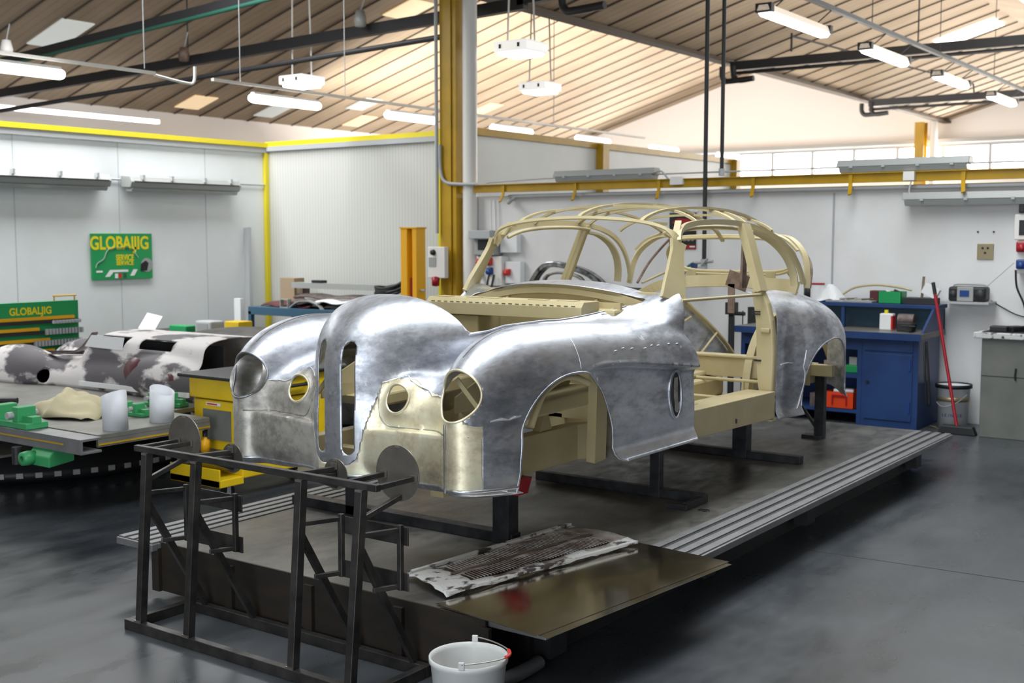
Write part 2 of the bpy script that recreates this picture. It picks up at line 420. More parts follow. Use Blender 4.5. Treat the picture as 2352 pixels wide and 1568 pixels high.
setp(shell('front_apron', Pg1, Qg1, 'alu_warm', car), 'lower nose panel with lamp holes, warm roof reflection painted into its colour')
setp(shell('front_apron', Pg2, Qg2, 'alu_grey', car), 'dull grey lower nose panel with lamp holes')

P, Q = surface_net(F_rear, XC - 0.93, XC + 0.93, 6.38, 8.06, 0.56, 1.56, h)
def rwheel(x, y, z):
    u = np.abs(x - XC)
    dy = np.where(y < 7.29, (7.29 - y) / 0.47, (y - 7.29) / 0.40); dz = np.maximum(z - 0.66, 0) / 0.385
    return ((dy ** 2.2 + dz ** 2.2) ** (1 / 2.2) - 1) * 0.4 + 10.0 * (u < 0.42)
def rfront(x, y, z): return y - (6.535 + 0.03 * sstep(1.2, 1.37, z))
def rtop(x, y, z):
    u = np.abs(x - XC); return u - 0.56 + 0.0 * z
def rbot(x, y, z): return np.minimum(z - 0.607, 7.9 - y + 0.6 * (z - 0.62)) + 0 * x
for cut in (rwheel, rfront, rtop, rbot): P, Q = clip_mesh(P, Q, cut)
P = np.array(P)
Pr, Qr = clip_mesh(P, Q, lambda x, y, z: x - XC)
Pl, Ql = clip_mesh(P, Q, lambda x, y, z: XC - x)
shell('rear_quarter_panel', Pr, Qr, 'alu', car); shell('rear_quarter_panel', Pl, Ql, 'alu', car)
# ================================================================== cream painted structure of the car
def X(u): return XC + u
def both(fn):
    for s in (1, -1): fn(s)
def cpart(mb, name, m='cream', parent=None, bevel=0): return mb.build(name, m, parent or car, bevel)
# roof: header, cant rails, ribs and bows
hd = [(0.605, 5.60, 1.665), (0.575, 5.575, 1.715), (0.50, 5.56, 1.752), (0.36, 5.555, 1.778), (0.18, 5.56, 1.792), (0.0, 5.565, 1.797)]
hdr = [(X(u), y, z) for u, y, z in hd] + [(X(-u), y, z) for u, y, z in reversed(hd[:-1])]
hs = smooth_pts(hdr, 5); nh = len(hs) - 1
cpart(MB().strip(hs, [.017 + .04 * max(0, abs(2 * i / nh - 1) - .72) / .28 for i in range(nh + 1)], 0.015, (0, 0.5, 1)), 'windscreen_header')
rail_pts = [(0.612, 5.60, 1.655), (0.585, 5.665, 1.715), (0.562, 5.78, 1.752), (0.55, 6.0, 1.772), (0.545, 6.3, 1.776), (0.55, 6.52, 1.765), (0.562, 6.75, 1.735), (0.585, 6.95, 1.68), (0.61, 7.10, 1.60), (0.63, 7.20, 1.50), (0.645, 7.25, 1.39)]
def f(s):
    pts = smooth_pts([(X(s * u), y, z) for u, y, z in rail_pts], 5)
    cpart(MB().strip(pts, [.030 + .03 * max(0, 1 - i / 6) for i in range(len(pts))], 0.02, (0.0, 0, 1)), 'roof_rail')
    # inner gutter of the door opening
    cpart(MB().tube(smooth_pts([(X(s * (u - 0.025)), y + 0.0, z - 0.028) for u, y, z in rail_pts[1:6]], 4), 0.011, 8), 'door_gutter')
    # quarter window frame
    q = [(0.575, 6.56, 1.72), (0.58, 6.72, 1.70), (0.60, 6.90, 1.64), (0.622, 7.02, 1.56), (0.64, 7.08, 1.47), (0.65, 7.09, 1.38)]
    cpart(MB().strip(smooth_pts([(X(s * u), y, z) for u, y, z in q], 5), 0.05, 0.014, (1, 0, 0)), 'quarter_window_frame')
both(f)
for u, z0 in ((-0.40, 1.772), (0.0, 1.797), (0.40, 1.772)):
    k = 1.0 if u == 0 else 0.0
    pts = [(X(u), 5.565, z0), (X(u), 5.63, z0 + 0.028), (X(u), 5.80, 1.835 + .025 * k), (X(u), 6.1, 1.856 + .028 * k), (X(u), 6.5, 1.856 + .03 * k), (X(u), 6.85, 1.825 + .03 * k), (X(u), 7.12, 1.77 + .02 * k), (X(u), 7.30, 1.715 + .01 * k), (X(u * .9), 7.40, 1.66)]
    cpart(MB().strip(smooth_pts(pts, 5), 0.024, 0.014, (1, 0, 0)), 'roof_rib')
def bow(y, wd, rise=0.0):
    pts = [(0.55, 1.774), (0.50, 1.806), (0.40, 1.842), (0.22, 1.868), (0, 1.876)]
    P_ = [(X(u), y, z + rise) for u, z in pts] + [(X(-u), y, z + rise) for u, z in reversed(pts[:-1])]
    cpart(MB().strip(smooth_pts(P_, 5), wd, 0.014, (0, 1, 0)), 'roof_bow')
bow(5.93, 0.022, -0.004); bow(6.42, 0.045); bow(6.56, 0.022, -0.003); bow(6.95, 0.024, -0.045)
cpart(MB().strip(smooth_pts([(X(u), 7.25 + 0.06 * (1 - abs(u) / .6), z) for u, z in ((-.60, 1.60), (-.5, 1.68), (-.3, 1.73), (0, 1.745), (.3, 1.73), (.5, 1.68), (.60, 1.60))], 5), 0.022, 0.014, (0, 1, 0.4)), 'roof_bow')
def f(s):   # small gussets joining header and cant rails
    cpart(MB().bar((X(s * .46), 5.57, 1.765), (X(s * .50), 5.66, 1.76), 0.03, 0.016), 'header_gusset')
    cpart(MB().bar((X(s * .575), 5.63, 1.70), (X(s * .56), 5.69, 1.775), 0.035, 0.012), 'header_gusset')
both(f)
# windscreen pillars: broad at the scuttle, forking at the top
def f(s):
    pts = smooth_pts([(X(s * .672), 5.43, 1.36), (X(s * .662), 5.455, 1.42), (X(s * .645), 5.50, 1.50), (X(s * .625), 5.55, 1.59), (X(s * .612), 5.59, 1.665)], 5)
    n = len(pts); w_ = [0.18 - 0.095 * min(1, i / (n * 0.75)) + (0.03 * max(0, i / n - 0.8) / 0.2) for i in range(n)]
    cpart(MB().strip(pts, w_, 0.022, (0.35 * s, 1, -0.3)), 'windscreen_pillar')
both(f)
# door pillars (B)
def f(s):
    pts = smooth_pts([(X(s * .56), 6.53, 1.765), (X(s * .60), 6.52, 1.66), (X(s * .655), 6.50, 1.50), (X(s * .70), 6.485, 1.37)], 5)
    cpart(MB().strip(pts, 0.075, 0.03, (0.1, 1, 0.1)).strip([(p[0] - s * 0.02, p[1] - 0.025, p[2]) for p in pts], 0.02, 0.04, (0, 1, 0)), 'door_pillar')
    # lower pillar bellies outwards like the door would
    mb = MB(); zs = [1.37, 1.30, 1.2, 1.1, 1.0, 0.9, 0.8, 0.72, 0.655, 0.615]
    us = [0.705, 0.74, 0.765, 0.778, 0.783, 0.782, 0.778, 0.775, 0.77, 0.765]
    dp = [0.075, 0.095, 0.105, 0.112, 0.115, 0.11, 0.095, 0.075, 0.055, 0.095]
    vs = []
    for z, u, d in zip(zs, us, dp):
        y0 = 6.50 - 0.03 * math.sin((1.37 - z) / 0.76 * 3.14) * 0
        # front face of the pillar, its outer return and inner edge
        vs += [(X(s * (u - d)), y0 - 0.015, z), (X(s * (u - .012)), y0 - 0.012, z), (X(s * (u - .004)), y0 + 0.0, z), (X(s * (u - .004)), y0 + 0.035, z), (X(s * (u - d)), y0 + 0.035, z)]
    fs = [(i * 5 + j, i * 5 + (j + 1) % 5, (i + 1) * 5 + (j + 1) % 5, (i + 1) * 5 + j) for i in range(len(zs) - 1) for j in range(5)]
    fs += [(0, 1, 2, 3, 4), tuple(45 + j for j in (4, 3, 2, 1, 0))]
    mb.add(vs, fs, False); o = cpart(mb, 'lower_door_pillar', bevel=0.004)
    for z in (1.25, 1.235): cpart(MB().box(*sorted((X(s * .64), X(s * .69))), 6.475, 6.487, z - .004, z + .004), 'hinge_slot', 'steel_dark', o)
    cpart(MB().box(*sorted((X(s * .66), X(s * .70))), 6.475, 6.488, .955, .965), 'hinge_slot', 'steel_dark', o)
    cpart(MB().cbox((X(s * .725), 6.48, 1.14), (0.06, 0.02, 0.03)), 'hinge_pocket', 'cream', o, 0.008)
both(f)
# brace tube across the door opening
both(lambda s: cpart(MB().tube([(X(s * .715), 5.44, 1.362), (X(s * .70), 6.48, 1.352)], 0.009, 8), 'door_brace_tube'))
# sills
def f(s):
    y0, y1 = 5.30, 6.47
    vs = [(X(s * .80), y0, .80), (X(s * .80), y1, .785), (X(s * .80), y1, .625), (X(s * .80), y0, .652), (X(s * .62), y0, .80), (X(s * .62), y1, .785), (X(s * .62), y1, .625), (X(s * .62), y0, .652)]
    o = cpart(MB().add(vs, [(0, 3, 2, 1), (4, 5, 6, 7), (0, 1, 5, 4), (3, 7, 6, 2), (1, 2, 6, 5), (0, 4, 7, 3)]), 'sill', bevel=0.004)
    cpart(MB().box(*sorted((X(s * .801), X(s * .804))), 5.93, 5.945, .665, .69), 'drain_hole', 'steel_dark', o)
    cpart(MB().box(*sorted((X(s * .80), X(s * .72))), 6.42, 6.49, .612, .622), 'sill_end_plate')
both(f)
# floor and cross members
fl = MB().box(X(-.62), X(.62), 5.25, 7.0, .655, .665)
cpart(fl, 'floor_pan')
cpart(MB().box(X(-.75), X(.70), 5.62, 5.68, .665, .80), 'cross_member', bevel=.004)
cpart(MB().box(X(-.75), X(.70), 6.02, 6.08, .665, .79), 'cross_member', bevel=.004)
cpart(MB().box(X(-.22), X(.22), 5.1, 7.0, .665, .79).box(X(-.16), X(.16), 5.1, 7.0, .79, .83), 'transmission_tunnel', bevel=.02)
cpart(MB().box(X(-.78), X(.76), 6.86, 6.93, .80, .925).box(X(-.78), X(.76), 6.84, 6.95, .925, .94), 'seat_cross_member', bevel=.004)
cpart(MB().tube([(X(-.75), 6.72, .80), (X(.76), 6.72, .80)], .011, 8), 'seat_tube')
for u in (-.3, .12, .48): cpart(MB().tube([(X(u), 6.72, .80), (X(u), 6.72, .665)], .010, 8), 'seat_tube_leg')
# engine bay: chassis rails, firewall, tower box
def f(s):
    pts = [(X(s * .44), 3.82), (X(s * .44), 4.88), (X(s * .58), 5.16), (X(s * .62), 5.40)]
    mb = MB(); vs = []
    for x, y in pts: vs += [(x, y, .585), (x, y, .765), (x - s * .07, y, .765), (x - s * .07, y, .585)]
    for i in range(3):
        b = i * 4; 
    fs = [(i * 4 + j, i * 4 + (j + 1) % 4, i * 4 + 4 + (j + 1) % 4, i * 4 + 4 + j) for i in range(3) for j in range(4)] + [(0, 1, 2, 3), (15, 14, 13, 12)]
    mb.add(vs, fs); cpart(mb, 'chassis_rail', bevel=.004)
    for y in (4.33, 4.62):    # suspension brackets standing on the rail
        cpart(MB().prism([(y - .05, .765), (y + .05, .765), (y + .012, .86), (y - .012, .86)], *sorted((X(s * .38), X(s * .43))), 'X'), 'suspension_bracket', bevel=.004)
    # inner wing sheet
    mb = MB()
    A = [(X(s * .40), 3.95, .93), (X(s * .36), 4.9, .93), (X(s * .42), 4.9, 1.16), (X(s * .40), 4.3, 1.13), (X(s * .40), 3.95, 1.0)]
    mb.add(A + [(x + s * .01, y, z) for x, y, z in A], [(0, 1, 2, 3, 4), (9, 8, 7, 6, 5)] + [(i, (i + 1) % 5, 5 + (i + 1) % 5, 5 + i) for i in range(5)])
    cpart(mb, 'inner_wing')
    # shock tower shelf
    cpart(MB().prism([(4.1, .93), (4.95, .96), (4.95, .885), (4.2, .87)], *sorted((X(s * .26), X(s * .56))), 'X'), 'engine_bay_shelf', bevel=.012)
    cpart(MB().bar((X(s * .56), 4.86, .60), (X(s * .60), 4.82, 1.13), .05, .10, (0, 1, 0)), 'wing_stay')
    # flat aluminium closing strip behind the wheel
    cpart(MB().box(*sorted((X(s * .52), X(s * .70))), 4.955, 4.965, .60, 1.10), 'wheel_arch_strip', 'alu_dull')
    cpart(MB().tube(smooth_pts([(X(s * .77), y, z) for y, z in ((4.0, .90), (4.08, 1.02), (4.2, 1.075), (4.32, 1.08), (4.45, 1.04))], 4), .016, 8), 'wheel_arch_stay')
both(f)

cpart(MB().box(X(-.42), X(.42), 4.0, 4.07, .63, .70), 'front_cross_member', bevel=.004)
cpart(MB().box(X(-.42), X(.42), 4.55, 4.62, .60, .66), 'front_cross_member', bevel=.004)
# lamp backing: diagonal flats seen through the lamp holes
def f(s):
    cpart(MB().bar((X(s * .50), 3.84, 1.10), (X(s * .60), 3.86, .98), .022, .006, (0, 1, 0)), 'lamp_bracket')
    cpart(MB().bar((X(s * .60), 3.86, .98), (X(s * .70), 3.80, .97), .022, .006, (0, 0, 1)), 'lamp_bracket')
    cpart(MB().bar((X(s * .24), 3.86, 1.08), (X(s * .36), 3.84, .93), .022, .006, (0, 1, 0)), 'lamp_bracket')
both(f)
cpart(MB().bar((X(.0), 3.80, .75), (X(.0), 3.80, 1.26), .03, .012, (0, 1, 0)), 'nose_strut', 'rust')
# firewall with its folded top box
cpart(MB().box(X(-.60), X(.55), 5.10, 5.115, .75, 1.36).box(X(.10), X(.14), 5.07, 5.10, .78, 1.2), 'firewall')
tb = cpart(MB().prism([(4.86, 1.285), (4.86, 1.345), (4.885, 1.372), (5.03, 1.372), (5.03, 1.285)], X(-.52), X(.47), 'X'), 'firewall_top_box', bevel=.003)
for k in range(22): MB().box(X(-.48) + k * .0425, X(-.48) + k * .0425 + .022, 4.857, 4.8595, 1.349, 1.353).build('fold_slot', 'steel_dark', tb)
for u in (-.50, -.28, -.18, .12, .30): MB().prism([(X(u), 4.90), (X(u) + .11, 4.89), (X(u) + .10, 4.96), (X(u) + .01, 4.97)], 1.3725, 1.376).build('tab', 'cream', tb)
cpart(MB().cbox((X(.47), 5.10, 1.30), (.17, .17, .06), rz=.1), 'battery_tray', bevel=.015)
cpart(MB().box(X(-.46), X(-.20), 4.90, 5.10, 1.10, 1.28), 'heater_box', bevel=.01)
# scuttle stiffeners under the lip
for u in (-.30, .28):
    cpart(MB().bar((X(u), 5.325, 1.375), (X(u + .02), 5.20, 1.285), .018, .008, (0, 1, 0)), 'scuttle_stay')
cpart(MB().strip(smooth_pts([(X(u), 5.27 + .08 * (abs(u) / .5) ** 2, 1.405 - .25 * u * u) for u in (-.52, -.4, -.2, 0, .2, .4, .52)], 4), .03, .006, (0, 0, 1)), 'scuttle_flange')
cpart(MB().box(X(-.62), X(.62), 5.42, 5.45, 1.34, 1.40), 'dashboard_rail')
# rear: window frame, shelf arch, wheelhouses
wf = [(.26, 7.41, 1.69), (-.26, 7.41, 1.69), (-.40, 7.45, 1.655), (-.47, 7.50, 1.58), (-.45, 7.56, 1.50), (-.34, 7.60, 1.455), (-.15, 7.62, 1.445), (.15, 7.62, 1.445), (.34, 7.60, 1.455), (.45, 7.56, 1.50), (.47, 7.50, 1.58), (.40, 7.45, 1.655)]
pts = smooth_pts([(X(u), y, z) for u, y, z in wf], 4, True)
cpart(MB().tube(pts, .013, 8, closed=True).tube([(p[0], p[1] - .02, p[2] - .018 if p[2] < 1.55 else p[2] - .012) for p in pts], .010, 8, closed=True), 'rear_window_frame')
def f(s):
    cpart(MB().strip(smooth_pts([(X(s * .66), 7.27, 1.36), (X(s * .645), 7.30, 1.50), (X(s * .60), 7.33, 1.60), (X(s * .50), 7.37, 1.68), (X(s * .38), 7.40, 1.70)], 5), .04, .014, (0.6, 1, 0)), 'rear_pillar')
    cpart(MB().tube(smooth_pts([(X(s * .645), 7.36, 1.36), (X(s * .61), 7.46, 1.50), (X(s * .52), 7.5, 1.62), (X(s * .42), 7.46, 1.69)], 5), .009, 8), 'rear_pillar_tube', 'rust')
    cpart(MB().tube([(X(s * .47), 7.62, 1.47), (X(s * .62), 7.38, 1.36)], .009, 8).tube([(X(s * .38), 7.62, 1.45), (X(s * .50), 7.50, 1.36)], .009, 8), 'shelf_brace')
    # wheelhouse hoops and inner panel
    hp = [(X(s * .46), 6.78, .66), (X(s * .46), 6.84, .90), (X(s * .46), 6.98, 1.08), (X(s * .47), 7.18, 1.18), (X(s * .47), 7.40, 1.17), (X(s * .46), 7.60, 1.06), (X(s * .46), 7.74, .88), (X(s * .46), 7.80, .66)]
    sp = smooth_pts(hp, 4)
    if s > 0:
        cpart(MB().strip(sp, .05, .012, (1, 0, 0)), 'wheelhouse_hoop')
        mb = MB(); vv = [tuple(p) for p in sp] ; mb.add([(X(.445), 7.3, .80)] + vv, [(0, i + 1, i + 2) for i in range(3, len(sp) - 4)]); o = cpart(mb, 'wheelhouse_panel'); md = o.modifiers.new('t', 'SOLIDIFY'); md.thickness = .003
    tp = smooth_pts([(X(s * .47), 7.45, 1.36), (X(s * .46), 7.62, 1.28), (X(s * .44), 7.80, 1.17), (X(s * .42), 8.06, 1.03), (X(s * .40), 8.34, .85), (X(s * .38), 8.54, .66)], 4)
    cpart(MB().strip(tp, .035, .014, (1, 0, 0)), 'tail_rib')
    if s < 0:
        mb = MB(); v0 = [(p[0] - .03, p[1], p[2]) for p in tp] + [(X(-.45), 7.6, .66)]; mb.add(v0, [tuple(range(len(v0)))])
        o = cpart(mb, 'tail_side_panel', 'alu'); md = o.modifiers.new('t', 'SOLIDIFY'); md.thickness = .003
        cpart(MB().tube([(X(-.44), 7.75, .70), (X(-.40), 8.15, .96)], .009, 8).tube([(X(-.45), 7.62, 1.05), (X(-.44), 7.80, 1.10)], .009, 8), 'tail_brace')
    cpart(MB().tube([(X(s * .62), 6.9, .70), (X(s * .5), 7.25, 1.15)], .009, 8), 'wheelhouse_stay')
both(f)
cpart(MB().strip(smooth_pts([(X(u), y, z) for u, y, z in ((-.60, 6.98, 1.12), (-.56, 7.15, 1.24), (-.48, 7.35, 1.33), (-.34, 7.46, 1.37), (0, 7.5, 1.385), (.34, 7.46, 1.37), (.52, 7.32, 1.37), (.62, 7.22, 1.36))], 5), .085, .012, (0, .35, 1)), 'parcel_shelf_arch')
for u in (-.30, .30): cpart(MB().cbox((X(u), 7.52, 1.42), (.07, .01, .06)), 'shelf_bracket')
cpart(MB().tube([(X(-.60), 6.98, 1.10), (X(-.30), 7.42, 1.42)], .010, 8), 'shelf_brace')
cpart(MB().box(X(-.62), X(.62), 7.86, 7.93, .72, .80).box(X(-.5), X(.55), 7.93, 8.06, .72, .75), 'rear_cross_member', bevel=.004)
both(lambda s: cpart(MB().box(*sorted((X(s * .40), X(s * .47))), 6.9, 8.0, .72, .80), 'rear_chassis_rail', bevel=.004))
cpart(MB().box(X(-.42), X(.42), 7.0, 7.9, .80, .81), 'boot_floor')
cpart(MB().box(X(-.42), X(.42), 8.48, 8.54, .63, .70), 'tail_cross_member', bevel=.004)
for s_ in (-1, 1): cpart(MB().box(X(s_ * .42) - .03, X(s_ * .42) + .03, 7.9, 8.5, .66, .72), 'tail_rail')
mb = MB(); ar = [(X(u), 5.33, 1.44 - .28 * u * u) for u in (-.56, -.4, -.2, 0, .2, .4, .56)]; vv = ar + [(X(.56), 5.33, 1.20), (X(-.56), 5.33, 1.20)]; mb.add(vv + [(x, y + .006, z) for x, y, z in vv], [tuple(range(9)), tuple(range(17, 8, -1))] + [(i, (i + 1) % 9, 9 + (i + 1) % 9, 9 + i) for i in range(9)]); cpart(mb, 'scuttle_panel')
cpart(MB().box(X(-.58), X(.58), 5.10, 5.33, 1.20, 1.206), 'scuttle_floor')
# rusty fitting plates clamped near the right door pillar
cpart(MB().prism([(6.62, 1.69), (6.66, 1.69), (6.67, 1.38), (6.60, 1.38)], X(.50), X(.515), 'X').cbox((X(.44), 6.70, 1.42), (.14, .006, .10), ry=.3), 'trial_bracket', 'rust')
cpart(MB().bar((X(.40), 6.70, 1.40), (X(.40), 6.70, 1.22), .045, .006, (0, 1, 0)), 'trial_bracket', 'rust')
# rolled edges and weld marks on the skin
def edge(pts, name='wheel_arch_lip', r=.006, closed=False, m='alu'):
    cpart(MB().tube(pts, r, 8, closed=closed, cap=not closed), name, m)
def ux(y, z, s):  # outermost lateral position of the front skin
    lo, hi = XC + s * .5, XC + s * .95
    for _ in range(26):
        md = (lo + hi) / 2
        if F_front(np.float64(md), np.float64(y), np.float64(z)) < 0: lo = md
        else: hi = md
    return lo
def uxr(y, z, s):
    lo, hi = XC + s * .5, XC + s * .95
    for _ in range(26):
        md = (lo + hi) / 2
        if F_rear(np.float64(md), np.float64(y), np.float64(z)) < 0: lo = md
        else: hi = md
    return lo
def f(s):
    a = []
    for t in np.linspace(0, math.pi, 44):
        cy, sz = -math.cos(t), math.sin(t); y = 4.27 + (0.405 if cy < 0 else .36) * np.sign(cy) * abs(cy) ** (2 / 2.3); z = .72 + .385 * sz ** (2 / 2.3)
        a.append((ux(y, z, s) - s * .002, y, z))
    a = [(ux(3.866, zz, s) - s * .002, 3.866, zz) for zz in (.648, .68)] + a + [(ux(y, z, s) - s * .002, y, z) for y, z in ((4.637, .69), (4.655, .67), (4.69, .655), (4.74, .648))]
    edge(a)
    edge([(ux(y, .65, s) - s * .001, y, .648 + .006 * (y > 4)) for y in np.linspace(4.72, 5.42, 12)], 'lower_lip', .008)
    a = []
    for t in np.linspace(0, math.pi, 40):
        cy, sz = -math.cos(t), math.sin(t); y = 7.29 + (.47 if cy < 0 else .40) * np.sign(cy) * abs(cy) ** (2 / 2.2); z = .66 + .385 * sz ** (2 / 2.2)
        if z > .62: a.append((uxr(y, z, s) - s * .002, y, z))
    edge(a)
both(f)
def fy(u, z, s):  # front skin position at (u, z)
    lo, hi = 3.5, 4.2
    for _ in range(26):
        md = (lo + hi) / 2
        if F_front(np.float64(XC + s * u), np.float64(md), np.float64(z)) < 0: hi = md
        else: lo = md
    return lo
def f(s):
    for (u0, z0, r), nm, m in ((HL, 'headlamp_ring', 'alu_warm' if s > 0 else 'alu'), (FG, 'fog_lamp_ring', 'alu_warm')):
        pts = []
        for t in np.linspace(0, 2 * math.pi, 49)[:-1]:
            u, z = u0 + r * math.cos(t), z0 + r * math.sin(t); pts.append((XC + s * u, fy(u, z, s) - .001, z))
        edge(pts, nm, .0055, True, m)
    # side air outlet: vertical almond opening with a raised rim
    ov = []
    for t in np.linspace(0, 2 * math.pi, 41)[:-1]:
        y = 5.225 + .062 * math.cos(t); z = .905 + .12 * math.sin(t); ov.append((ux(y, z, s), y, z))
    edge([(x + s * .002, y, z) for x, y, z in ov], 'air_outlet_rim', .009, True)
    mb = MB(); mb.add([(p[0] + s * .001, p[1], p[2]) for p in ov], [tuple(range(len(ov)))]); cpart(mb, 'air_outlet', 'steel_dark')
    mb = MB(); cpart(MB().strip(smooth_pts([(ux(5.225, z, s) + s * .004, 5.228 + .0 * z, z) for z in (.82, .86, .905, .95, .99)], 4), .035, .003, (0, 1, .0)), 'air_outlet_blade', 'alu_dull')
both(f)
# lamp bowl fitted on the far side
mb = MB().lathe((X(-.628), 3.685, 1.052), [(.106, .0), (.104, .10), (.085, .16), (.0, .165)], 30, 'Y', tilt=Matrix.Rotation(R(-24), 3, 'X')); o = cpart(mb, 'headlamp_bowl', 'alu_dull'); md = o.modifiers.new('t', 'SOLIDIFY'); md.thickness = .003

# ---- steel stands under the body
def stand(name, label, mb_post, mb_foot, pad=None):
    loc = (mb_post.v[0][0], mb_post.v[0][1], .262); c = thing(name, label, 'stand', loc, 'steel stands under the car body')
    mb_post.build('post', 'steel_blk', c, .002); mb_foot.build('foot_beam', 'steel_blk', c, .002)
    if pad: pad.build('pad', 'red', c)
PZ = 0.262
def post(x, y, z1, w=.10, d=.06): return MB().box(x - w / 2, x + w / 2, y - d / 2, y + d / 2, PZ, z1)
c = thing('support_stand', 'wide double-post steel stand under the nose of the car body', 'stand', (-3.7, 4.38, PZ), 'steel stands under the car body')
post(-3.20, 4.38, .495, .10, .07).box(-3.165, -3.150, 4.335, 4.345, PZ, .495).build('post', 'steel_blk', c, .002); post(-4.17, 4.38, .575, .07, .06).build('post', 'steel_blk', c, .002)
MB().box(-4.6, -3.14, 4.35, 4.42, PZ, PZ + .05).build('foot_beam', 'steel_blk', c, .003)
MB().box(-3.27, -3.13, 4.33, 4.43, .495, .503).build('top_plate', 'steel_blk', c); MB().prism([(-3.25, .503), (-3.10, .503), (-3.075, .584), (-3.13, .584)], 4.34, 4.42, 'Y').build('pad', 'red', c)
c = thing('support_stand', 'stand with an L-shaped foot below the door opening, front one', 'stand', (-3.1, 5.66, PZ), 'steel stands under the car body')
post(-3.10, 5.66, .655, .06, .05).build('post', 'steel_blk', c, .002); MB().box(-3.9, -2.80, 5.64, 5.69, PZ, PZ + .05).box(-2.83, -2.80, 5.46, 5.64, PZ, PZ + .04).box(-2.92, -2.80, 5.44, 5.46, PZ, PZ + .03).build('foot_beam', 'steel_blk', c, .002)
c = thing('support_stand', 'stout stand with a long foot beam and red pad under the door pillar', 'stand', (-3.2, 7.0, PZ), 'steel stands under the car body')
post(-3.21, 7.0, .64, .10, .08).build('post', 'steel_blk', c, .002); MB().box(-3.9, -2.80, 6.97, 7.03, PZ, PZ + .05).build('foot_beam', 'steel_blk', c, .003); MB().box(-3.27, -3.08, 6.96, 7.04, .64, .652).build('pad', 'red', c)
c = thing('support_stand', 'slim stand with a diagonal strut under the tail of the car body', 'stand', (-3.08, 8.0, PZ), 'steel stands under the car body')
post(-3.07, 8.0, .718, .07, .05).build('post', 'steel_blk', c, .002); MB().box(-3.18, -3.04, 7.93, 8.03, PZ, PZ + .025).build('foot_beam', 'steel_blk', c, .002); MB().bar((-3.08, 8.0, PZ + .05), (-3.38, 8.0, .70), .02).build('strut', 'steel_blk', c)

# weld beads, seams and the bonnet opening edge on the skin
def tz(u, y, s):   # height of the skin at (u, y)
    lo, hi = .9, 1.6
    for _ in range(26):
        md = (lo + hi) / 2
        if F_front(np.float64(XC + s * u), np.float64(y), np.float64(md)) < 0: lo = md
        else: hi = md
    return lo
def f(s):
    ys = np.linspace(4.08, 5.18, 26)
    pts = [(X(s * (float(ue(y)) + .003)), float(y), tz(float(ue(y)) + .003, y, s)) for y in ys]
    edge(pts, 'bonnet_opening_edge', .005)
    cpart(MB().strip([(p[0] - s * .006, p[1], p[2] - .014) for p in pts], .028, .003, (0, 0, 1)), 'bonnet_opening_flange', 'alu')
    edge([(X(s * .615), y, tz(.615, y, s)) for y in np.linspace(3.74, 4.28, 20)], 'wing_seam', .0016, m='seamline')
    edge([(ux(4.31 + .03 * (1.28 - z), z, s), 4.31 + .03 * (1.28 - z), z) for z in np.linspace(1.12, 1.27, 10)], 'wing_seam', .0018, m='weld')
both(f)
def bead(pts, r=.004):
    rr_ = random.Random(len(pts)); cpart(MB().tube(pts, [r * rr_.uniform(.5, 1.5) for _ in pts], 6, flat=.4), 'weld_bead', 'weld')
for s in (1, -1):
    us_ = [.20, .23, .26, .295, .33, .36, .40, .44, .48, .515]; zs_ = [1.075, 1.085, 1.098, 1.105, 1.09, 1.07, 1.05, 1.03, 1.035, 1.035]
    bead([(XC + s * u, fy(u, z, s) - .001, z) for u, z in zip(us_, zs_)], .006)
edge([(XC + .60, fy(.60, z, 1) - .0015, z) for z in np.linspace(.66, .94, 12)], 'apron_seam', .007, m='alu_dull')
rr_ = random.Random(12)
for k in range(9):
    u = float(ue(4.1 + .11 * k)) + rr_.uniform(.015, .04); y = 4.1 + .11 * k
    if k in (0, 1, 2, 5, 8): cpart(MB().tube([(X(u), y, tz(u, y, 1) + .001), (X(u + .012), y + rr_.uniform(.02, .05), tz(u + .012, y + .03, 1) + .001)], [.007, .004], 8, flat=.5), 'weld_bead', 'weld')

for s in (1, -1):
    cz = [(.70, .896), (.60, .895), (.50, .894), (.40, .893), (.30, .892), (.245, .897), (.212, .93), (.195, .98), (.188, 1.03)]
    pts = smooth_pts([(XC + s * u, fy(u, z + .004, s), z) for u, z in cz], 3)
    edge([(p[0], p[1] + .001, p[2]) for p in pts], 'crease_line', .0035, m='alu_dull')
    edge([(XC + s * u, fy(u, .676, s) + .004, .672) for u in np.linspace(.02, .80, 22)], 'apron_lip', .0075)

bead([(uxr(y, z, 1) + .001, y, z) for y, z in ((6.86, 1.0), (6.85, .95), (6.83, .90), (6.85, .86), (6.84, .80), (6.82, .75), (6.80, .70), (6.77, .65))], .007)
bead([(uxr(y, z, 1) + .001, y, z) for y, z in ((6.60, .93), (6.64, .932), (6.68, .935), (6.72, .93))], .010)
bead([(ux(3.93, z, 1) + .001, 3.93 + .0 * z, z) if z > .97 else (ux(3.89, z, 1), 3.89, z) for z in (.965, .96)] + [(ux(y, .955, 1), y, .955 + .004 * math.sin(y * 90)) for y in (3.86, 3.83, 3.80, 3.77, 3.745)], .008)
rr_ = random.Random(9)
for k in range(8):
    y = 4.62 + .085 * k + rr_.uniform(-.02, .02); z = 1.175 + rr_.uniform(-.008, .008) - .01 * k / 8
    cpart(MB().tube([(ux(y, z, 1) + .0005, y, z), (ux(y + .018, z, 1) + .0005, y + .018, z)], .004, 6, flat=.5), 'filed_spot', 'weld')

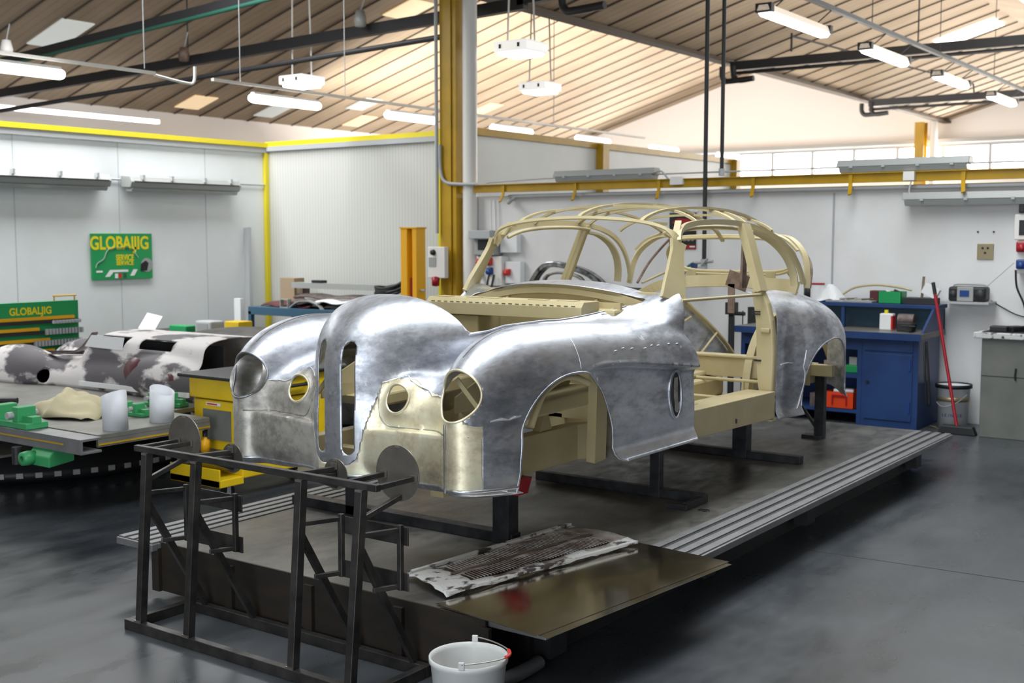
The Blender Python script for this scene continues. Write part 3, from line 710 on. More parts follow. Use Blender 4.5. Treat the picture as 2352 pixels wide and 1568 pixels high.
for s in (1, -1):
    us_ = np.linspace(.08, .80, 24); mb = MB()
    for u in us_:
        y = fy(u, .680, s); k = .036 * float(sstep(.08, .45, u)); mb.v += [(XC + s * u, y + .002, .675), (XC + s * u, y + .012, .675 - .6 * k), (XC + s * u, y + .045, .675 - k)]
    for i in range(23):
        for j in (0, 1): mb.f.append((i * 3 + j, i * 3 + j + 1, i * 3 + j + 4, i * 3 + j + 3)); mb.sm.append(True)
    o = cpart(mb, 'chin_lip', 'alu'); md = o.modifiers.new('t', 'SOLIDIFY'); md.thickness = .003
o = cpart(MB().box(X(-.10), X(.16), 5.085, 5.095, .93, 1.17), 'radiator_shutter', 'black')
for k in range(7): MB().box(X(-.10), X(.16), 5.07, 5.085, .945 + .032 * k, .958 + .032 * k).build('shutter_rib', 'navy', o)
# ================================================================== the hall
def mat_roof(name, c1, c2):
    m = bpy.data.materials.new(name); nt, N, L, b = nodes(m); b.inputs['Roughness'].default_value = 0.8
    n = tex(N, L, 0.9, 6, (0.6, 1.2, 1)); r = ramp(N, [(0.3, c1), (0.7, c2)]); L.new(n.outputs['Fac'], r.inputs[0])
    # fine ribs of the board run up the slope
    tc = N.new('ShaderNodeTexCoord'); sp = N.new('ShaderNodeSeparateXYZ'); L.new(tc.outputs['Object'], sp.inputs[0])
    mu = N.new('ShaderNodeMath'); mu.operation = 'MULTIPLY'; mu.inputs[1].default_value = 1 / 0.18; L.new(sp.outputs['Y'], mu.inputs[0])
    fr = N.new('ShaderNodeMath'); fr.operation = 'FRACT'; L.new(mu.outputs[0], fr.inputs[0])
    r2 = ramp(N, [(0.0, (0.82,) * 3), (0.15, (1,) * 3), (0.85, (1,) * 3), (1.0, (0.82,) * 3)]); L.new(fr.outputs[0], r2.inputs[0])
    mx = N.new('ShaderNodeMixRGB'); mx.blend_type = 'MULTIPLY'; mx.inputs[0].default_value = 1
    L.new(r.outputs[0], mx.inputs[1]); L.new(r2.outputs[0], mx.inputs[2]); L.new(mx.outputs[0], b.inputs['Base Color'])
    return m
MT['roof'] = mat_roof('roof_board', (0.38, 0.29, 0.20), (0.52, 0.41, 0.30))
MT['seam'] = mat('roof_seam', (0.10, 0.075, 0.055), 0.7)
MT['steel_dark'] = mat('dark_steel', (0.035, 0.035, 0.038), 0.5, 0.4)
MT['wall'] = mat('white_panel', (0.80, 0.83, 0.84), 0.45, 0, col2=(0.74, 0.77, 0.78), scale=1.2)
MT['wall_plaster'] = mat('white_plaster', (0.80, 0.80, 0.80), 0.7, 0, col2=(0.70, 0.69, 0.68), scale=1.1, bump=0.1, bscale=15)
MT['black_joint'] = mat('dark_floor_joint', (0.02, 0.02, 0.022), 0.8)
MT['dim_wall'] = mat('darkened_wall', (0.10, 0.10, 0.105), 0.7)  # unseen right wall, darkened so the car side reflects less light
MT['joint'] = mat('panel_joint', (0.55, 0.58, 0.59), 0.5)
MT['gable'] = mat('gable_paint', (0.95, 0.92, 0.91), 0.8)
MT['yellow'] = mat('yellow_steel_paint', (0.52, 0.30, 0.006), 0.4, 0, col2=(0.42, 0.25, 0.008), scale=4)
MT['yellow_trim'] = mat('yellow_trim_paint', (0.72, 0.60, 0.02), 0.5)
MT['conduit'] = mat('grey_conduit', (0.42, 0.43, 0.44), 0.5)
MT['white_pipe'] = mat('white_pvc', (0.78, 0.76, 0.73), 0.4)
MT['lampbody'] = mat('lamp_plastic_grey', (0.34, 0.35, 0.34), 0.35)
MT['lampglass'] = mat('lamp_diffuser', (0.36, 0.38, 0.37), 0.15, 0)
MT['lit'] = mat('lit_tube_diffuser', (1, 1, 1), 0.4, emit=(1, 0.98, 0.94), es=3.0)
MT['lit2'] = mat('lit_lamp_cover', (0.9, 0.9, 0.9), 0.4, emit=(1, 0.98, 0.95), es=0.35)
MT['lit3'] = mat('warm_lamp_cover', (0.75, 0.68, 0.58), 0.4, emit=(1, 0.85, 0.68), es=0.35)
MT['daylight'] = mat('daylit_glazing', (1, 1, 1), 0.4, emit=(1, 0.99, 0.96), es=4.0)
MT['daylight_soft'] = mat('frosted_roof_glazing', (0.8, 0.85, 0.85), 0.5, emit=(0.85, 0.95, 1.0), es=0.6)
MT['pane_dim'] = mat('dull_roof_pane', (0.5, 0.52, 0.5), 0.5, emit=(0.9, 0.95, 0.92), es=0.22)
MT['pane_warm'] = mat('amber_roof_pane', (0.6, 0.45, 0.28), 0.5, emit=(1, 0.74, 0.45), es=0.42)

def mat_rib(name, c1, c2, pitch, axis):
    m = bpy.data.materials.new(name); nt, N, L, b = nodes(m); b.inputs['Roughness'].default_value = 0.5
    tc = N.new('ShaderNodeTexCoord'); sp = N.new('ShaderNodeSeparateXYZ'); L.new(tc.outputs['Object'], sp.inputs[0])
    mu = N.new('ShaderNodeMath'); mu.operation = 'MULTIPLY'; mu.inputs[1].default_value = 1 / pitch; L.new(sp.outputs[axis], mu.inputs[0])
    fr = N.new('ShaderNodeMath'); fr.operation = 'FRACT'; L.new(mu.outputs[0], fr.inputs[0])
    r2 = ramp(N, [(0.0, c2), (0.25, c1), (0.8, c1), (1.0, c2)]); L.new(fr.outputs[0], r2.inputs[0]); L.new(r2.outputs[0], b.inputs['Base Color'])
    bp = N.new('ShaderNodeBump'); bp.inputs['Strength'].default_value = 0.3; bp.inputs['Distance'].default_value = 0.004
    L.new(r2.outputs[0], bp.inputs['Height']); L.new(bp.outputs[0], b.inputs['Normal'])
    return m
MT['rib_wall'] = mat_rib('ribbed_panel', (0.56, 0.56, 0.53), (0.47, 0.47, 0.44), 0.05, 'X')

# polished concrete with scuffs and tyre-dark clouds
m = bpy.data.materials.new('polished_concrete'); nt, N, L, b = nodes(m); MT['floor'] = m
n1 = tex(N, L, 0.5, 5, (1, 1, 1), 0.5, 0.0, (0.31, 0.17, 3.37)); n2 = tex(N, L, 4, 4, (1, 0.4, 1), 0.6, 0.0, (0.1, 0.2, 5.43))
ad = N.new('ShaderNodeMath'); ad.operation = 'MULTIPLY_ADD'; ad.inputs[1].default_value = 0.3
L.new(n2.outputs['Fac'], ad.inputs[0]); L.new(n1.outputs['Fac'], ad.inputs[2])
r = ramp(N, [(0.46, (0.022, 0.025, 0.030)), (0.62, (0.050, 0.056, 0.063)), (0.80, (0.082, 0.090, 0.098))])
L.new(ad.outputs[0], r.inputs[0]); L.new(r.outputs[0], b.inputs['Base Color'])
rr = ramp(N, [(0.3, (0.22,) * 3), (0.7, (0.42,) * 3)]); L.new(n2.outputs['Fac'], rr.inputs[0]); L.new(rr.outputs[0], b.inputs['Roughness'])
b.inputs['Specular IOR Level'].default_value = 0.45

mb = MB().box(-23, 4.2, -7, 33.3, -0.1, 0.0); struct(mb, 'floor', 'floor')
fo = bpy.data.objects['floor']
struct(MB().bar((-2.45, 6.0, .0003), (3.9, 6.35, .0003), .006, .0012).bar((-4.55, 1.6, .0003), (-3.0, 2.65, .0003), .006, .0012), 'floor_joint', 'black_joint', parent=fo)
VX, VZ = -9.3, 4.78; R1X, R1Z = -14.9, 6.50; R2X, R2Z = -5.65, 5.835; EX, EZ = -22.0, 4.45; RX, RZ = 4.0, 3.2
Y0, Y1 = -6.0, 33.0
def slope_quad(mb, xa, za, xb, zb, ya, yb, t=0.06):
    vs = [(xa, ya, za), (xb, ya, zb), (xb, yb, zb), (xa, yb, za)]; vs += [(x, y, z + t) for x, y, z in vs]
    return mb.add(vs, [(0, 1, 2, 3), (7, 6, 5, 4), (0, 4, 5, 1), (1, 5, 6, 2), (2, 6, 7, 3), (3, 7, 4, 0)])
def slope_z(x):
    if x < R1X: return EZ + (x - EX) * (R1Z - EZ) / (R1X - EX)
    if x < VX: return R1Z + (x - R1X) * (VZ - R1Z) / (VX - R1X)
    if x < R2X: return VZ + (x - VX) * (R2Z - VZ) / (R2X - VX)
    return R2Z + (x - R2X) * (RZ - R2Z) / (RX - R2X)
mb = MB()
for xa, xb in ((EX, R1X), (R1X, VX), (VX, R2X)): slope_quad(mb, xa, slope_z(xa), xb, slope_z(xb), Y0, Y1)
# right slope of the near bay: boards between the glazed strips
for ya, yb in ((Y0, -3), (1, 3), (7, 9), (13, 15), (27, Y1)): slope_quad(mb, R2X, R2Z, RX, RZ, ya, yb)
for xa, xb in ((R2X, -4.9), (-1.2, RX)):
    for ya, yb in ((-3, 1), (3, 7), (9, 13), (15, 27)): slope_quad(mb, xa, slope_z(xa), xb, slope_z(xb), ya, yb)
ceil = struct(mb, 'ceiling', 'roof')
mb = MB()
y = Y0 + 0.36
while y < Y1:
    for xa, xb in ((EX, R1X), (R1X, VX), (VX, R2X)):
        mb.bar((xa + 0.01, y, slope_z(xa + .01) - 0.012), (xb - 0.01, y, slope_z(xb - .01) - 0.012), 0.028, 0.02)
    y += 0.72
mb.box(VX - 0.10, VX + 0.10, Y0, Y1, VZ - 0.07, VZ - 0.01)
struct(mb, 'ceiling_seams', 'seam', parent=ceil)
# glazed strips in the roof: panes of translucent sheet set in the slope
mb = MB()
for ya, yb in ((-3, 1), (3, 7), (9, 13), (15, 27)): slope_quad(mb, -4.9, slope_z(-4.9), -1.2, slope_z(-1.2), ya, yb, 0.03)
struct(mb, 'window_1', 'daylight_soft')
def sky(n, xa, xb, ya, yb, m='daylight'):
    mb = MB(); slope_quad(mb, xa, slope_z(xa) - 0.035, xb, slope_z(xb) - 0.035, ya, yb, 0.02); struct(mb, 'window_%d' % n, m)
sky(2, -6.95, -5.85, 23.55, 24.35)
for k, (xa, xb, ya, yb, m) in enumerate(((-19.6, -18.5, 12.3, 12.95, 'pane_dim'), (-16.2, -15.4, 18.0, 18.7, 'pane_warm'), (-21.6, -20.9, 17.1, 17.75, 'pane_warm'), (-21.6, -20.9, 19.4, 20.0, 'pane_dim'),
    (-21.6, -20.9, 22.4, 23.0, 'pane_warm'), (-20.6, -19.9, 21.5, 22.1, 'pane_dim'), (-19.9, -19.2, 25.6, 26.2, 'pane_warm'))): sky(3 + k, xa, xb, ya, yb, m)
# outer walls
mb = MB(); mb.box(EX - 0.2, EX, Y0, Y1, 0, EZ + 0.06); struct(mb, 'wall_left', 'gable')
mb = MB(); mb.box(RX, RX + 0.2, Y0, Y1, 0, RZ + 0.06); struct(mb, 'wall_right', 'dim_wall')
poly = [(EX, 0), (RX, 0), (RX, RZ), (R2X, R2Z), (VX, VZ), (R1X, R1Z), (EX, EZ)]
mb = MB()
mb.prism([(EX, 0), (RX, 0), (RX, 3.36), (EX, 3.36)], Y1, Y1 + 0.2, 'Y')
mb.prism([(EX, 4.14), (VX, 4.14), (RX, 4.14), (RX, 4.15), (R2X, R2Z), (VX, VZ), (R1X, R1Z), (EX, EZ)], Y1, Y1 + 0.2, 'Y')
struct(mb, 'wall_gable', 'gable')
# the band of windows in the gable wall
k = 10
x = EX + 0.3
while x < RX - 1:
    wmb = MB().box(x + 0.05, x + 1.20, Y1 + 0.08, Y1 + 0.11, 3.36, 4.14); wo = struct(wmb, 'window_%d' % k, 'daylight'); 
    f = MB().box(x - 0.03, x + 0.05, Y1 - 0.02, Y1 + 0.12, 3.36, 4.14).box(x + .05, x + 1.2, Y1 - 0.02, Y1 + 0.06, 3.36, 3.40).box(x + .05, x + 1.2, Y1 - 0.02, Y1 + 0.06, 4.09, 4.14)
    struct(f, 'window_frame', 'conduit', parent=wo)
    x += 1.23; k += 1
mb = MB()   # front wall behind the viewer with its big doorway
mb.prism([(EX, 0), (-3.0, 0), (-3.0, 4.0), (EX, 4.0)], Y0 - 0.2, Y0, 'Y')
mb.prism([(EX, 4.0), (RX, 4.0), (R2X, R2Z), (VX, VZ), (R1X, R1Z), (EX, EZ)], Y0 - 0.2, Y0, 'Y')
mb.box(3.0, RX, Y0 - 0.2, Y0, 0, 4.0); struct(mb, 'wall_front', 'wall_plaster')

# white sandwich-panel partitions
AX = -12.07
mb = MB().box(AX - 0.12, AX, 0.5, 11.2, 0, 2.86); wa = struct(mb, 'wall_panel_left', 'wall')
mb = MB()
for yy in (3.2, 4.6, 6.0, 7.35, 8.7, 10.0): mb.box(AX, AX + 0.003, yy, yy + 0.012, 0, 2.86)
struct(mb, 'panel_joint', 'joint', parent=wa)
mb = MB().box(AX - 0.03, AX + 0.07, 0.5, 11.08, 2.87, 2.93).box(AX, -8.95, 11.03, 11.13, 2.885, 2.945); struct(mb, 'trim_1', 'yellow_trim')
mb = MB().box(AX, AX + 0.05, 0.5, 11.05, 2.80, 2.865).box(AX, -8.95, 11.0, 11.05, 2.82, 2.88); struct(mb, 'trim_2', 'conduit')
mb = MB().box(AX, -8.9, 11.05, 11.17, 0, 2.88); struct(mb, 'wall_panel_back', 'rib_wall')
mb = MB().box(AX + 0.002, AX + 0.055, 10.99, 11.045, 0.0, 2.80); struct(mb, 'trim_3', 'yellow_trim')
# lower plastered partition under the yellow beam
mb = MB().box(-8.55, 3.9, 11.0, 11.15, 0, 2.15); wb = struct(mb, 'wall_partition', 'wall_plaster')
mb = MB().box(-4.14, -4.125, 10.985, 11.0, 0, 2.1); struct(mb, 'panel_joint', 'conduit', parent=wb)
# partition running away behind the column
PX = -8.95
mb = MB().box(PX - 0.12, PX, 11.2, 19.0, 0, 2.93); wc = struct(mb, 'wall_panel_far', 'wall')
mb = MB().box(PX - 0.06, PX + 0.03, 11.2, 19.0, 2.93, 3.02); struct(mb, 'trim_4', 'yellow')
for yy in (14.45, 18.85):
    one(MB().box(PX + 0.002, PX + 0.12, yy, yy + 0.16, 0, 3.0), 'steel_post', 'yellow', 'yellow steel post against the far white partition, ' + ('nearer of the two' if yy < 15 else 'farther of the two by the windows'), 'post', 'yellow posts of the far partition')

# ---- columns
def ibeam(mb, x, y, z0, z1, w, d, t=0.014):
    mb.box(x - w / 2, x + w / 2, y - d / 2, y - d / 2 + t, z0, z1).box(x - w / 2, x + w / 2, y + d / 2 - t, y + d / 2, z0, z1).box(x - t / 2, x + t / 2, y - d / 2 + t, y + d / 2 - t, z0, z1)
c = thing('steel_column', 'tall yellow steel column between the ribbed panel wall and the white partition', 'column', (-8.72, 11.0, 0))
mb = MB(); ibeam(mb, -8.74, 10.93, 0, 4.90, 0.16, 0.30); mb.box(-8.66, -8.60, 10.80, 11.05, 0, 4.9); mb.build('post', 'yellow', c)
MB().box(-8.93, -8.57, 10.72, 11.12, 0, 0.02).build('base_plate', 'yellow', c)
mb = MB().box(-8.94, -8.89, 10.88, 10.98, 0.0, 2.95).build('side_flange', 'yellow_trim', c)
mb = MB().tube([(-8.47, 10.90, 0.0), (-8.47, 10.90, 4.90)], 0.085, 20)
o = one(mb, 'downpipe', 'white_pipe', 'wide white rainwater pipe beside the tall yellow column', 'pipe')
c = thing('steel_column', 'distant yellow column with a white pipe near the far windows', 'column', (-9.5, 32.2, 0))
mb = MB(); ibeam(mb, -9.75, 32.2, 0, 4.7, 0.25, 0.3); mb.build('post', 'yellow', c); MB().tube([(-9.42, 32.2, 0), (-9.42, 32.2, 4.72)], 0.10, 14).build('pipe', 'white_pipe', c)
c = thing('cable_conduit', 'grey conduit running down the yellow column to the white socket box', 'conduit', (-8.84, 10.75, 0))
MB().tube(smooth_pts([(-8.84, 10.74, 4.8), (-8.84, 10.74, 3.0), (-8.84, 10.74, 1.72)], 3), 0.022, 10).build('pipe', 'conduit', c)
MB().tube(smooth_pts([(-8.80, 10.75, 2.75), (-8.79, 10.75, 2.45), (-8.72, 10.75, 2.32), (-8.55, 10.77, 2.29), (-8.3, 10.8, 2.285)], 6), 0.020, 10).build('bend', 'conduit', c)

# ---- yellow beam over the partition, its brackets, lamps on top
bz = 2.225
c = thing('crane_beam', 'long yellow steel beam along the top of the white partition', 'beam', (-2.5, 10.9, bz))
MB().box(-8.62, 3.8, 10.86, 10.96, bz - 0.035, bz + 0.045).build('beam_web', 'yellow', c)
MB().box(-8.62, 3.8, 10.82, 10.98, bz + 0.045, bz + 0.052).build('flange', 'yellow', c)
for bx in (-7.95, -6.98, -5.95, -4.9, -3.92, -2.9, -1.9): 
    MB().bar((bx, 10.84, bz + 0.04), (bx, 10.84, bz - 0.06), 0.035, 0.01, (0, 1, 0)).bar((bx, 10.84, bz - 0.055), (bx + 0.03, 10.74, bz - 0.15), 0.035, 0.012, (0, 1, 0)).build('bracket', 'yellow', c)
c = one(MB().tube(smooth_pts([(-7.95, 10.93, bz - 0.16), (-7.85, 10.93, bz - 0.10), (-7.7, 10.93, bz - 0.085), (-5, 10.93, bz - 0.085), (3.7, 10.93, bz - 0.085)], 4), 0.022, 10), 'pipe_run', 'conduit', 'grey pipe running below the long yellow beam', 'pipe')
def batten(name, label, x0, x1, y, z, group=None, tilt=0, mb_body='lampbody'):
    # unlit enclosed strip lamp lying along X
    c = thing(name, label, 'lamp', ((x0 + x1) / 2, y, z), group)
    L_ = x1 - x0
    prof = [(-0.09, 0.0), (0.09, 0.0), (0.06, 0.065), (-0.06, 0.065)]
    MB().prism([(y + a, z + b_) for a, b_ in prof], x0, x1, 'X').build('housing', mb_body, c, 0.006)
    MB().prism([(y + a, z + b_) for a, b_ in [(-0.085, -0.002), (0.085, -0.002), (0.055, -0.055), (-0.055, -0.055)]], x0 + 0.02, x1 - 0.02, 'X').build('diffuser', 'lampglass', c, 0.006)
    for t in (0.12, 0.37, 0.63, 0.88): MB().box(x0 + L_ * t - 0.015, x0 + L_ * t + 0.015, y - 0.098, y + 0.098, z - 0.012, z + 0.012).build('clip', 'conduit', c)
    return c
batten('strip_lamp', 'unlit grey strip lamp lying on the yellow beam above the car roof', -7.25, -6.0, 10.89, bz + 0.11)

c = batten('strip_lamp', 'unlit grey strip lamp on the yellow beam below the far windows', -4.05, -2.85, 10.89, bz + 0.11)
c = batten('strip_lamp', 'unlit strip lamp fixed to the wall under the yellow beam at the right edge', -3.42, -1.9, 10.86, 2.02)
c = thing('junction_box', 'small white junction box on the yellow beam, right of the lamp above the car', 'box', (-5.72, 10.83, bz + 0.03))
MB().box(-5.80, -5.66, 10.80, 10.85, bz - 0.01, bz + 0.07).build('box_body', 'white_pipe', c); MB().tube(smooth_pts([(-6.0, 10.85, bz + .12), (-5.9, 10.8, bz + .13), (-5.82, 10.8, bz + .05)], 5), 0.01, 8).build('cable', 'conduit', c)
c = thing('junction_box', 'small white junction box on the yellow beam below the far windows', 'box', (-3.35, 10.83, bz + 0.03))
MB().box(-3.42, -3.32, 10.80, 10.85, bz - 0.03, bz + 0.05).build('box_body', 'white_pipe', c)
MB().tube(smooth_pts([(-3.35, 10.82, bz - .03), (-3.36, 10.80, bz - .15), (-3.30, 10.8, bz - .2), (-3.2, 10.82, bz - .16)], 5), 0.008, 8).build('cable', 'conduit', c)
one(MB().tube([(-8.2, 10.86, bz + 0.075), (-7.4, 10.86, bz + .10), (-4.2, 10.86, bz + 0.11), (3, 10.86, bz + .11)], 0.009, 6), 'cable', 'conduit', 'thin grey cable run along the top of the yellow beam', 'cable')
# ---- wall lamps on the left partition
def wall_lamp(y0, y1, label):
    c = thing('strip_lamp', label, 'lamp', (AX + 0.12, (y0 + y1) / 2, 2.33), 'unlit strip lamps on the left wall')
    MB().prism([(AX + 0.02, 2.27), (AX + 0.20, 2.26), (AX + 0.24, 2.33), (AX + 0.20, 2.40), (AX + 0.02, 2.41)], y0, y1, 'Y').build('housing', 'lampbody', c, 0.01)
    MB().prism([(AX + 0.05, 2.268), (AX + 0.21, 2.258), (AX + 0.18, 2.215), (AX + 0.07, 2.22)], y0 + 0.03, y1 - 0.03, 'Y').build('diffuser', 'lampglass', c, 0.008)
    MB().box(AX + 0.205, AX + 0.246, y0 + 0.04, y1 - 0.04, 2.325, 2.34).build('seal_strip', 'steel_dark', c)
    for t in (0.1, 0.35, 0.65, 0.9):
        yy = y0 + (y1 - y0) * t; MB().box(AX + 0.18, AX + 0.25, yy - 0.015, yy + 0.015, 2.36, 2.415).build('clip', 'conduit', c)
wall_lamp(6.55, 8.45, 'unlit grey strip lamp on the left wall, cut by the left edge')
wall_lamp(8.72, 10.4, 'unlit grey strip lamp on the left wall nearer the corner')
one(MB().tube([(AX + 0.03, 8.46, 2.36), (AX + 0.03, 8.71, 2.36)], 0.012, 8), 'cable', 'conduit', 'short thin conduit between the two left wall lamps', 'cable')
one(MB().tube([(AX + .03, 10.41, 2.37), (AX + .03, 11.0, 2.37)], 0.012, 8), 'cable', 'conduit', 'thin conduit from the left wall lamp to the yellow corner', 'cable')
# ---- lit tube lamps in the left bay with their rail
LX = -10.45
c = thing('lamp_rail', 'white cable rail above the row of lit tubes in the left bay', 'rail', (LX, 12, 3.42))
MB().bar((LX, 8.8, 3.42), (LX, 18.5, 3.42), 0.05, 0.03).build('rail', 'white_pipe', c)
MB().bar((LX - .1, 3.0, 3.42), (LX - .1, 8.1, 3.42), 0.05, 0.03).tube(smooth_pts([(LX - .1, 8.1, 3.40), (LX - .1, 8.5, 3.36), (LX - .1, 8.62, 3.38), (LX - .1, 8.64, 3.55)], 5), 0.015, 8).build('rail', 'white_pipe', c)
for yy in (4.5, 7.9, 9.2, 10.9, 13.2, 15.6): MB().tube([(LX, yy, 3.44), (LX, yy, slope_z(LX))], 0.006, 6).build('hanger', 'conduit', c)
def tube_lamp(x, y0, y1, z, label, group, dark=False):
    c = thing('tube_lamp', label, 'lamp', (x, (y0 + y1) / 2, z), group)
    r_ = 0.055
    MB().tube([(x, y0 + .01, z), (x, y0 + .05, z), (x, y1 - .05, z), (x, y1 - .01, z)], [r_ * .7, r_, r_, r_ * .7], 14).build('diffuser', 'lit', c)
    MB().box(x - 0.035, x + 0.035, y0 + 0.05, y1 - 0.05, z + 0.03, z + 0.07).build('housing', 'white_pipe', c)
    return c
labs = ['lit white tube lamp at the left edge, hung in the left bay', 'lit white tube lamp over the panel corner, left of the tall yellow column', 'lit white tube lamp just left of the tall yellow column', 'lit white tube lamp just right of the tall yellow column', 'second lit tube lamp right of the yellow column, in the left bay', 'third lit tube lamp right of the yellow column', 'farthest lit tube lamp of the left bay row, before the far windows']
for (y0, y1), lb in zip(((5.6, 6.95), (9.33, 10.46), (11.65, 12.7), (13.95, 15.0), (16.25, 17.3), (18.7, 19.75), (21.4, 22.45)), labs):
    tube_lamp(LX, y0, y1, 3.27, lb, 'lit tube lamps of the left bay')
# ---- right bay lamps: dark housing, lit underside, under a long rail
QX = -5.5
c = thing('lamp_rail', 'long dark rail carrying the row of strip lamps in the right bay', 'rail', (QX, 18, 4.36))
MB().bar((QX + .2, 8.0, 4.40), (QX + .2, 31.0, 4.40), 0.06, 0.05).build('rail', 'steel_dark', c)
for yy in (12.8, 15.3, 18.3, 21.5, 25): MB().tube([(QX + .2, yy, 4.42), (QX + .2, yy, slope_z(QX + .2))], 0.006, 6).build('hanger', 'steel_dark', c)
labs = ['strip lamp with lit underside, nearest of the right bay row', 'second nearest lit strip lamp of the right bay row', 'third strip lamp from the near end of the right bay row', 'fourth strip lamp of the right bay row', 'farthest visible strip lamp of the right bay row, at the right edge']
for (y0, y1), lb in zip(((12.35, 14.2), (15.6, 17.3), (18.85, 20.5), (22.1, 23.8), (25.3, 27.0)), labs):
    c = thing('strip_lamp', lb, 'lamp', (QX, (y0 + y1) / 2, 4.2), 'strip lamps of the right bay')
    MB().prism([(QX - .09, 4.16), (QX + .09, 4.16), (QX + .06, 4.24), (QX - .06, 4.24)], y0, y1, 'Y').build('housing', 'lit3', c, 0.01)
    MB().prism([(QX - .05, 4.11), (QX + .05, 4.11), (QX + .085, 4.158), (QX - .085, 4.158)], y0 + .04, y1 - .04, 'Y').build('diffuser', 'lit', c, 0.01)
    for yy in (y0, y1 - 0.08): MB().box(QX - .095, QX + .095, yy, yy + .08, 4.15, 4.25).build('end_cap', 'steel_dark', c)
    for yy in (y0 + .3, y1 - .3): MB().tube([(QX, yy, 4.24), (QX + .2, yy, 4.39)], 0.008, 6).build('hanger', 'steel_dark', c)
# ---- high bay box lamps
for (x, y, z, lb) in ((-8.35, 11.75, 3.92, 'larger white box lamp hanging right of the yellow column'), (-10.3, 15.0, 3.92, 'smaller white box lamp hanging lower right of the bigger one'), (-12.7, 12.35, 3.92, 'white box lamp hanging above the lit tube in the left bay')):
    c = thing('box_lamp', lb, 'lamp', (x, y, z), 'white box lamps of the left bay')
    MB().box(x - .24, x + .24, y - .24, y + .24, z - .04, z + .09).build('housing', 'lit2', c, 0.02)
    MB().box(x - .20, x + .20, y - .20, y + .20, z - .075, z - .04).build('diffuser', 'lit', c, 0.015)
    for sx in (-.2, .2): MB().tube([(x + sx, y, z + .09), (x + sx * .8, y, slope_z(x + sx * .8))], 0.012, 6).build('hanger', 'white_pipe', c)
    for sx in (-.15, .12): MB().box(x + sx, x + sx + .03, y - .25, y - .238, z + .0, z + .05).build('clip', 'steel_dark', c)
# ---- steel tie beams and pipes
def tie(label, p0, p1, r=0.09, col='steel_dark', pipe=None, hang=()):
    c = thing('tie_beam', label, 'beam', tuple((Vector(p0) + Vector(p1)) / 2), 'dark steel beams under the roof')
    MB().bar(p0, p1, r * 1.1, r * 1.5).build('beam', col, c)
    if pipe: MB().tube([tuple(Vector(p0) + Vector(pipe)), tuple(Vector(p1) + Vector(pipe))], 0.03, 8).build('pipe', 'green_pipe' if label.startswith('upper') else col, c)
    for t in hang:
        p = Vector(p0).lerp(Vector(p1), t); MB().tube([p, (p.x, p.y, slope_z(p.x))], 0.012, 6).build('hanger', col, c)
    return c
MT['green_pipe'] = mat('green_pipe_paint', (0.02, 0.10, 0.07), 0.5)
tie('dark tie beam crossing the right bay above the car roof', (-9.2, 19.35, 4.66), (3.8, 19.35, 4.66), 0.10, pipe=(0, 0.02, -0.12), hang=(0.25, 0.52))
tie('farthest dark tie beam, crossing the right bay before the end wall', (-9.2, 26.5, 4.66), (3.8, 26.5, 4.66), 0.10, pipe=(0, 0, -0.14), hang=(0.3, 0.5))
tie('upper dark beam with a green pipe, top left', (-18.8, 11.0, 4.50), (-9.4, 11.0, 5.02), 0.08, pipe=(0, -.05, -0.09))
tie('lower dark tie beam ending at the tall yellow column', (-21.5, 12.2, 4.24), (-8.6, 12.2, 4.57), 0.10, hang=(0.5,))
tie('dark tie beam high over the left end of the right bay', (-8.7, 12.2, 4.62), (-6.2, 12.2, 4.75), 0.10)
one(MB().tube([(-19.0, 11.2, 3.77), (-8.7, 11.2, 4.09)], 0.035, 10), 'pipe_run', 'steel_dark', 'thin dark pipe below the lower tie beam, left of the column', 'pipe')
for k, (y, lb) in enumerate(((19.3, 'dark elbowed drain pipes at the end of the tie beam above the car'), (26.45, 'dark elbowed drain pipes at the end of the farthest tie beam'), (12.2, 'dark elbowed drain pipe by the top of the yellow column'))):
    c = thing('drain_pipe', lb, 'pipe', (VX + .1, y, 4.5), 'drain pipes of the roof valley')
    x = VX + 0.0 if k < 2 else -8.0
    for dx in ((0.0, 0.22) if k < 2 else (0.0,)):
        MB().tube(smooth_pts([(x + dx - .05, y, 4.66), (x + dx - .05, y, 4.50), (x + dx, y, 4.42), (x + dx + .1, y, 4.40), (x + .55, y, 4.42)], 4), 0.05, 10).build('pipe', 'steel_dark', c)

one(MB().tube([(-7.9, 18.9, 5.05), (-7.9, 18.9, 4.75)], .02, 8).tube([(-7.9, 18.9, 5.0), (-6.9, 26.3, 4.9), (-6.9, 26.4, 4.7)], 0.018, 8), 'pipe_run', 'steel_dark', 'thin dark pipe slung between the two far tie beams', 'pipe')
one(MB().box(-21.5, 3.8, 32.6, 32.9, 4.17, 4.27), 'cable_tray', 'conduit', 'grey tray running above the far window band', 'tray')

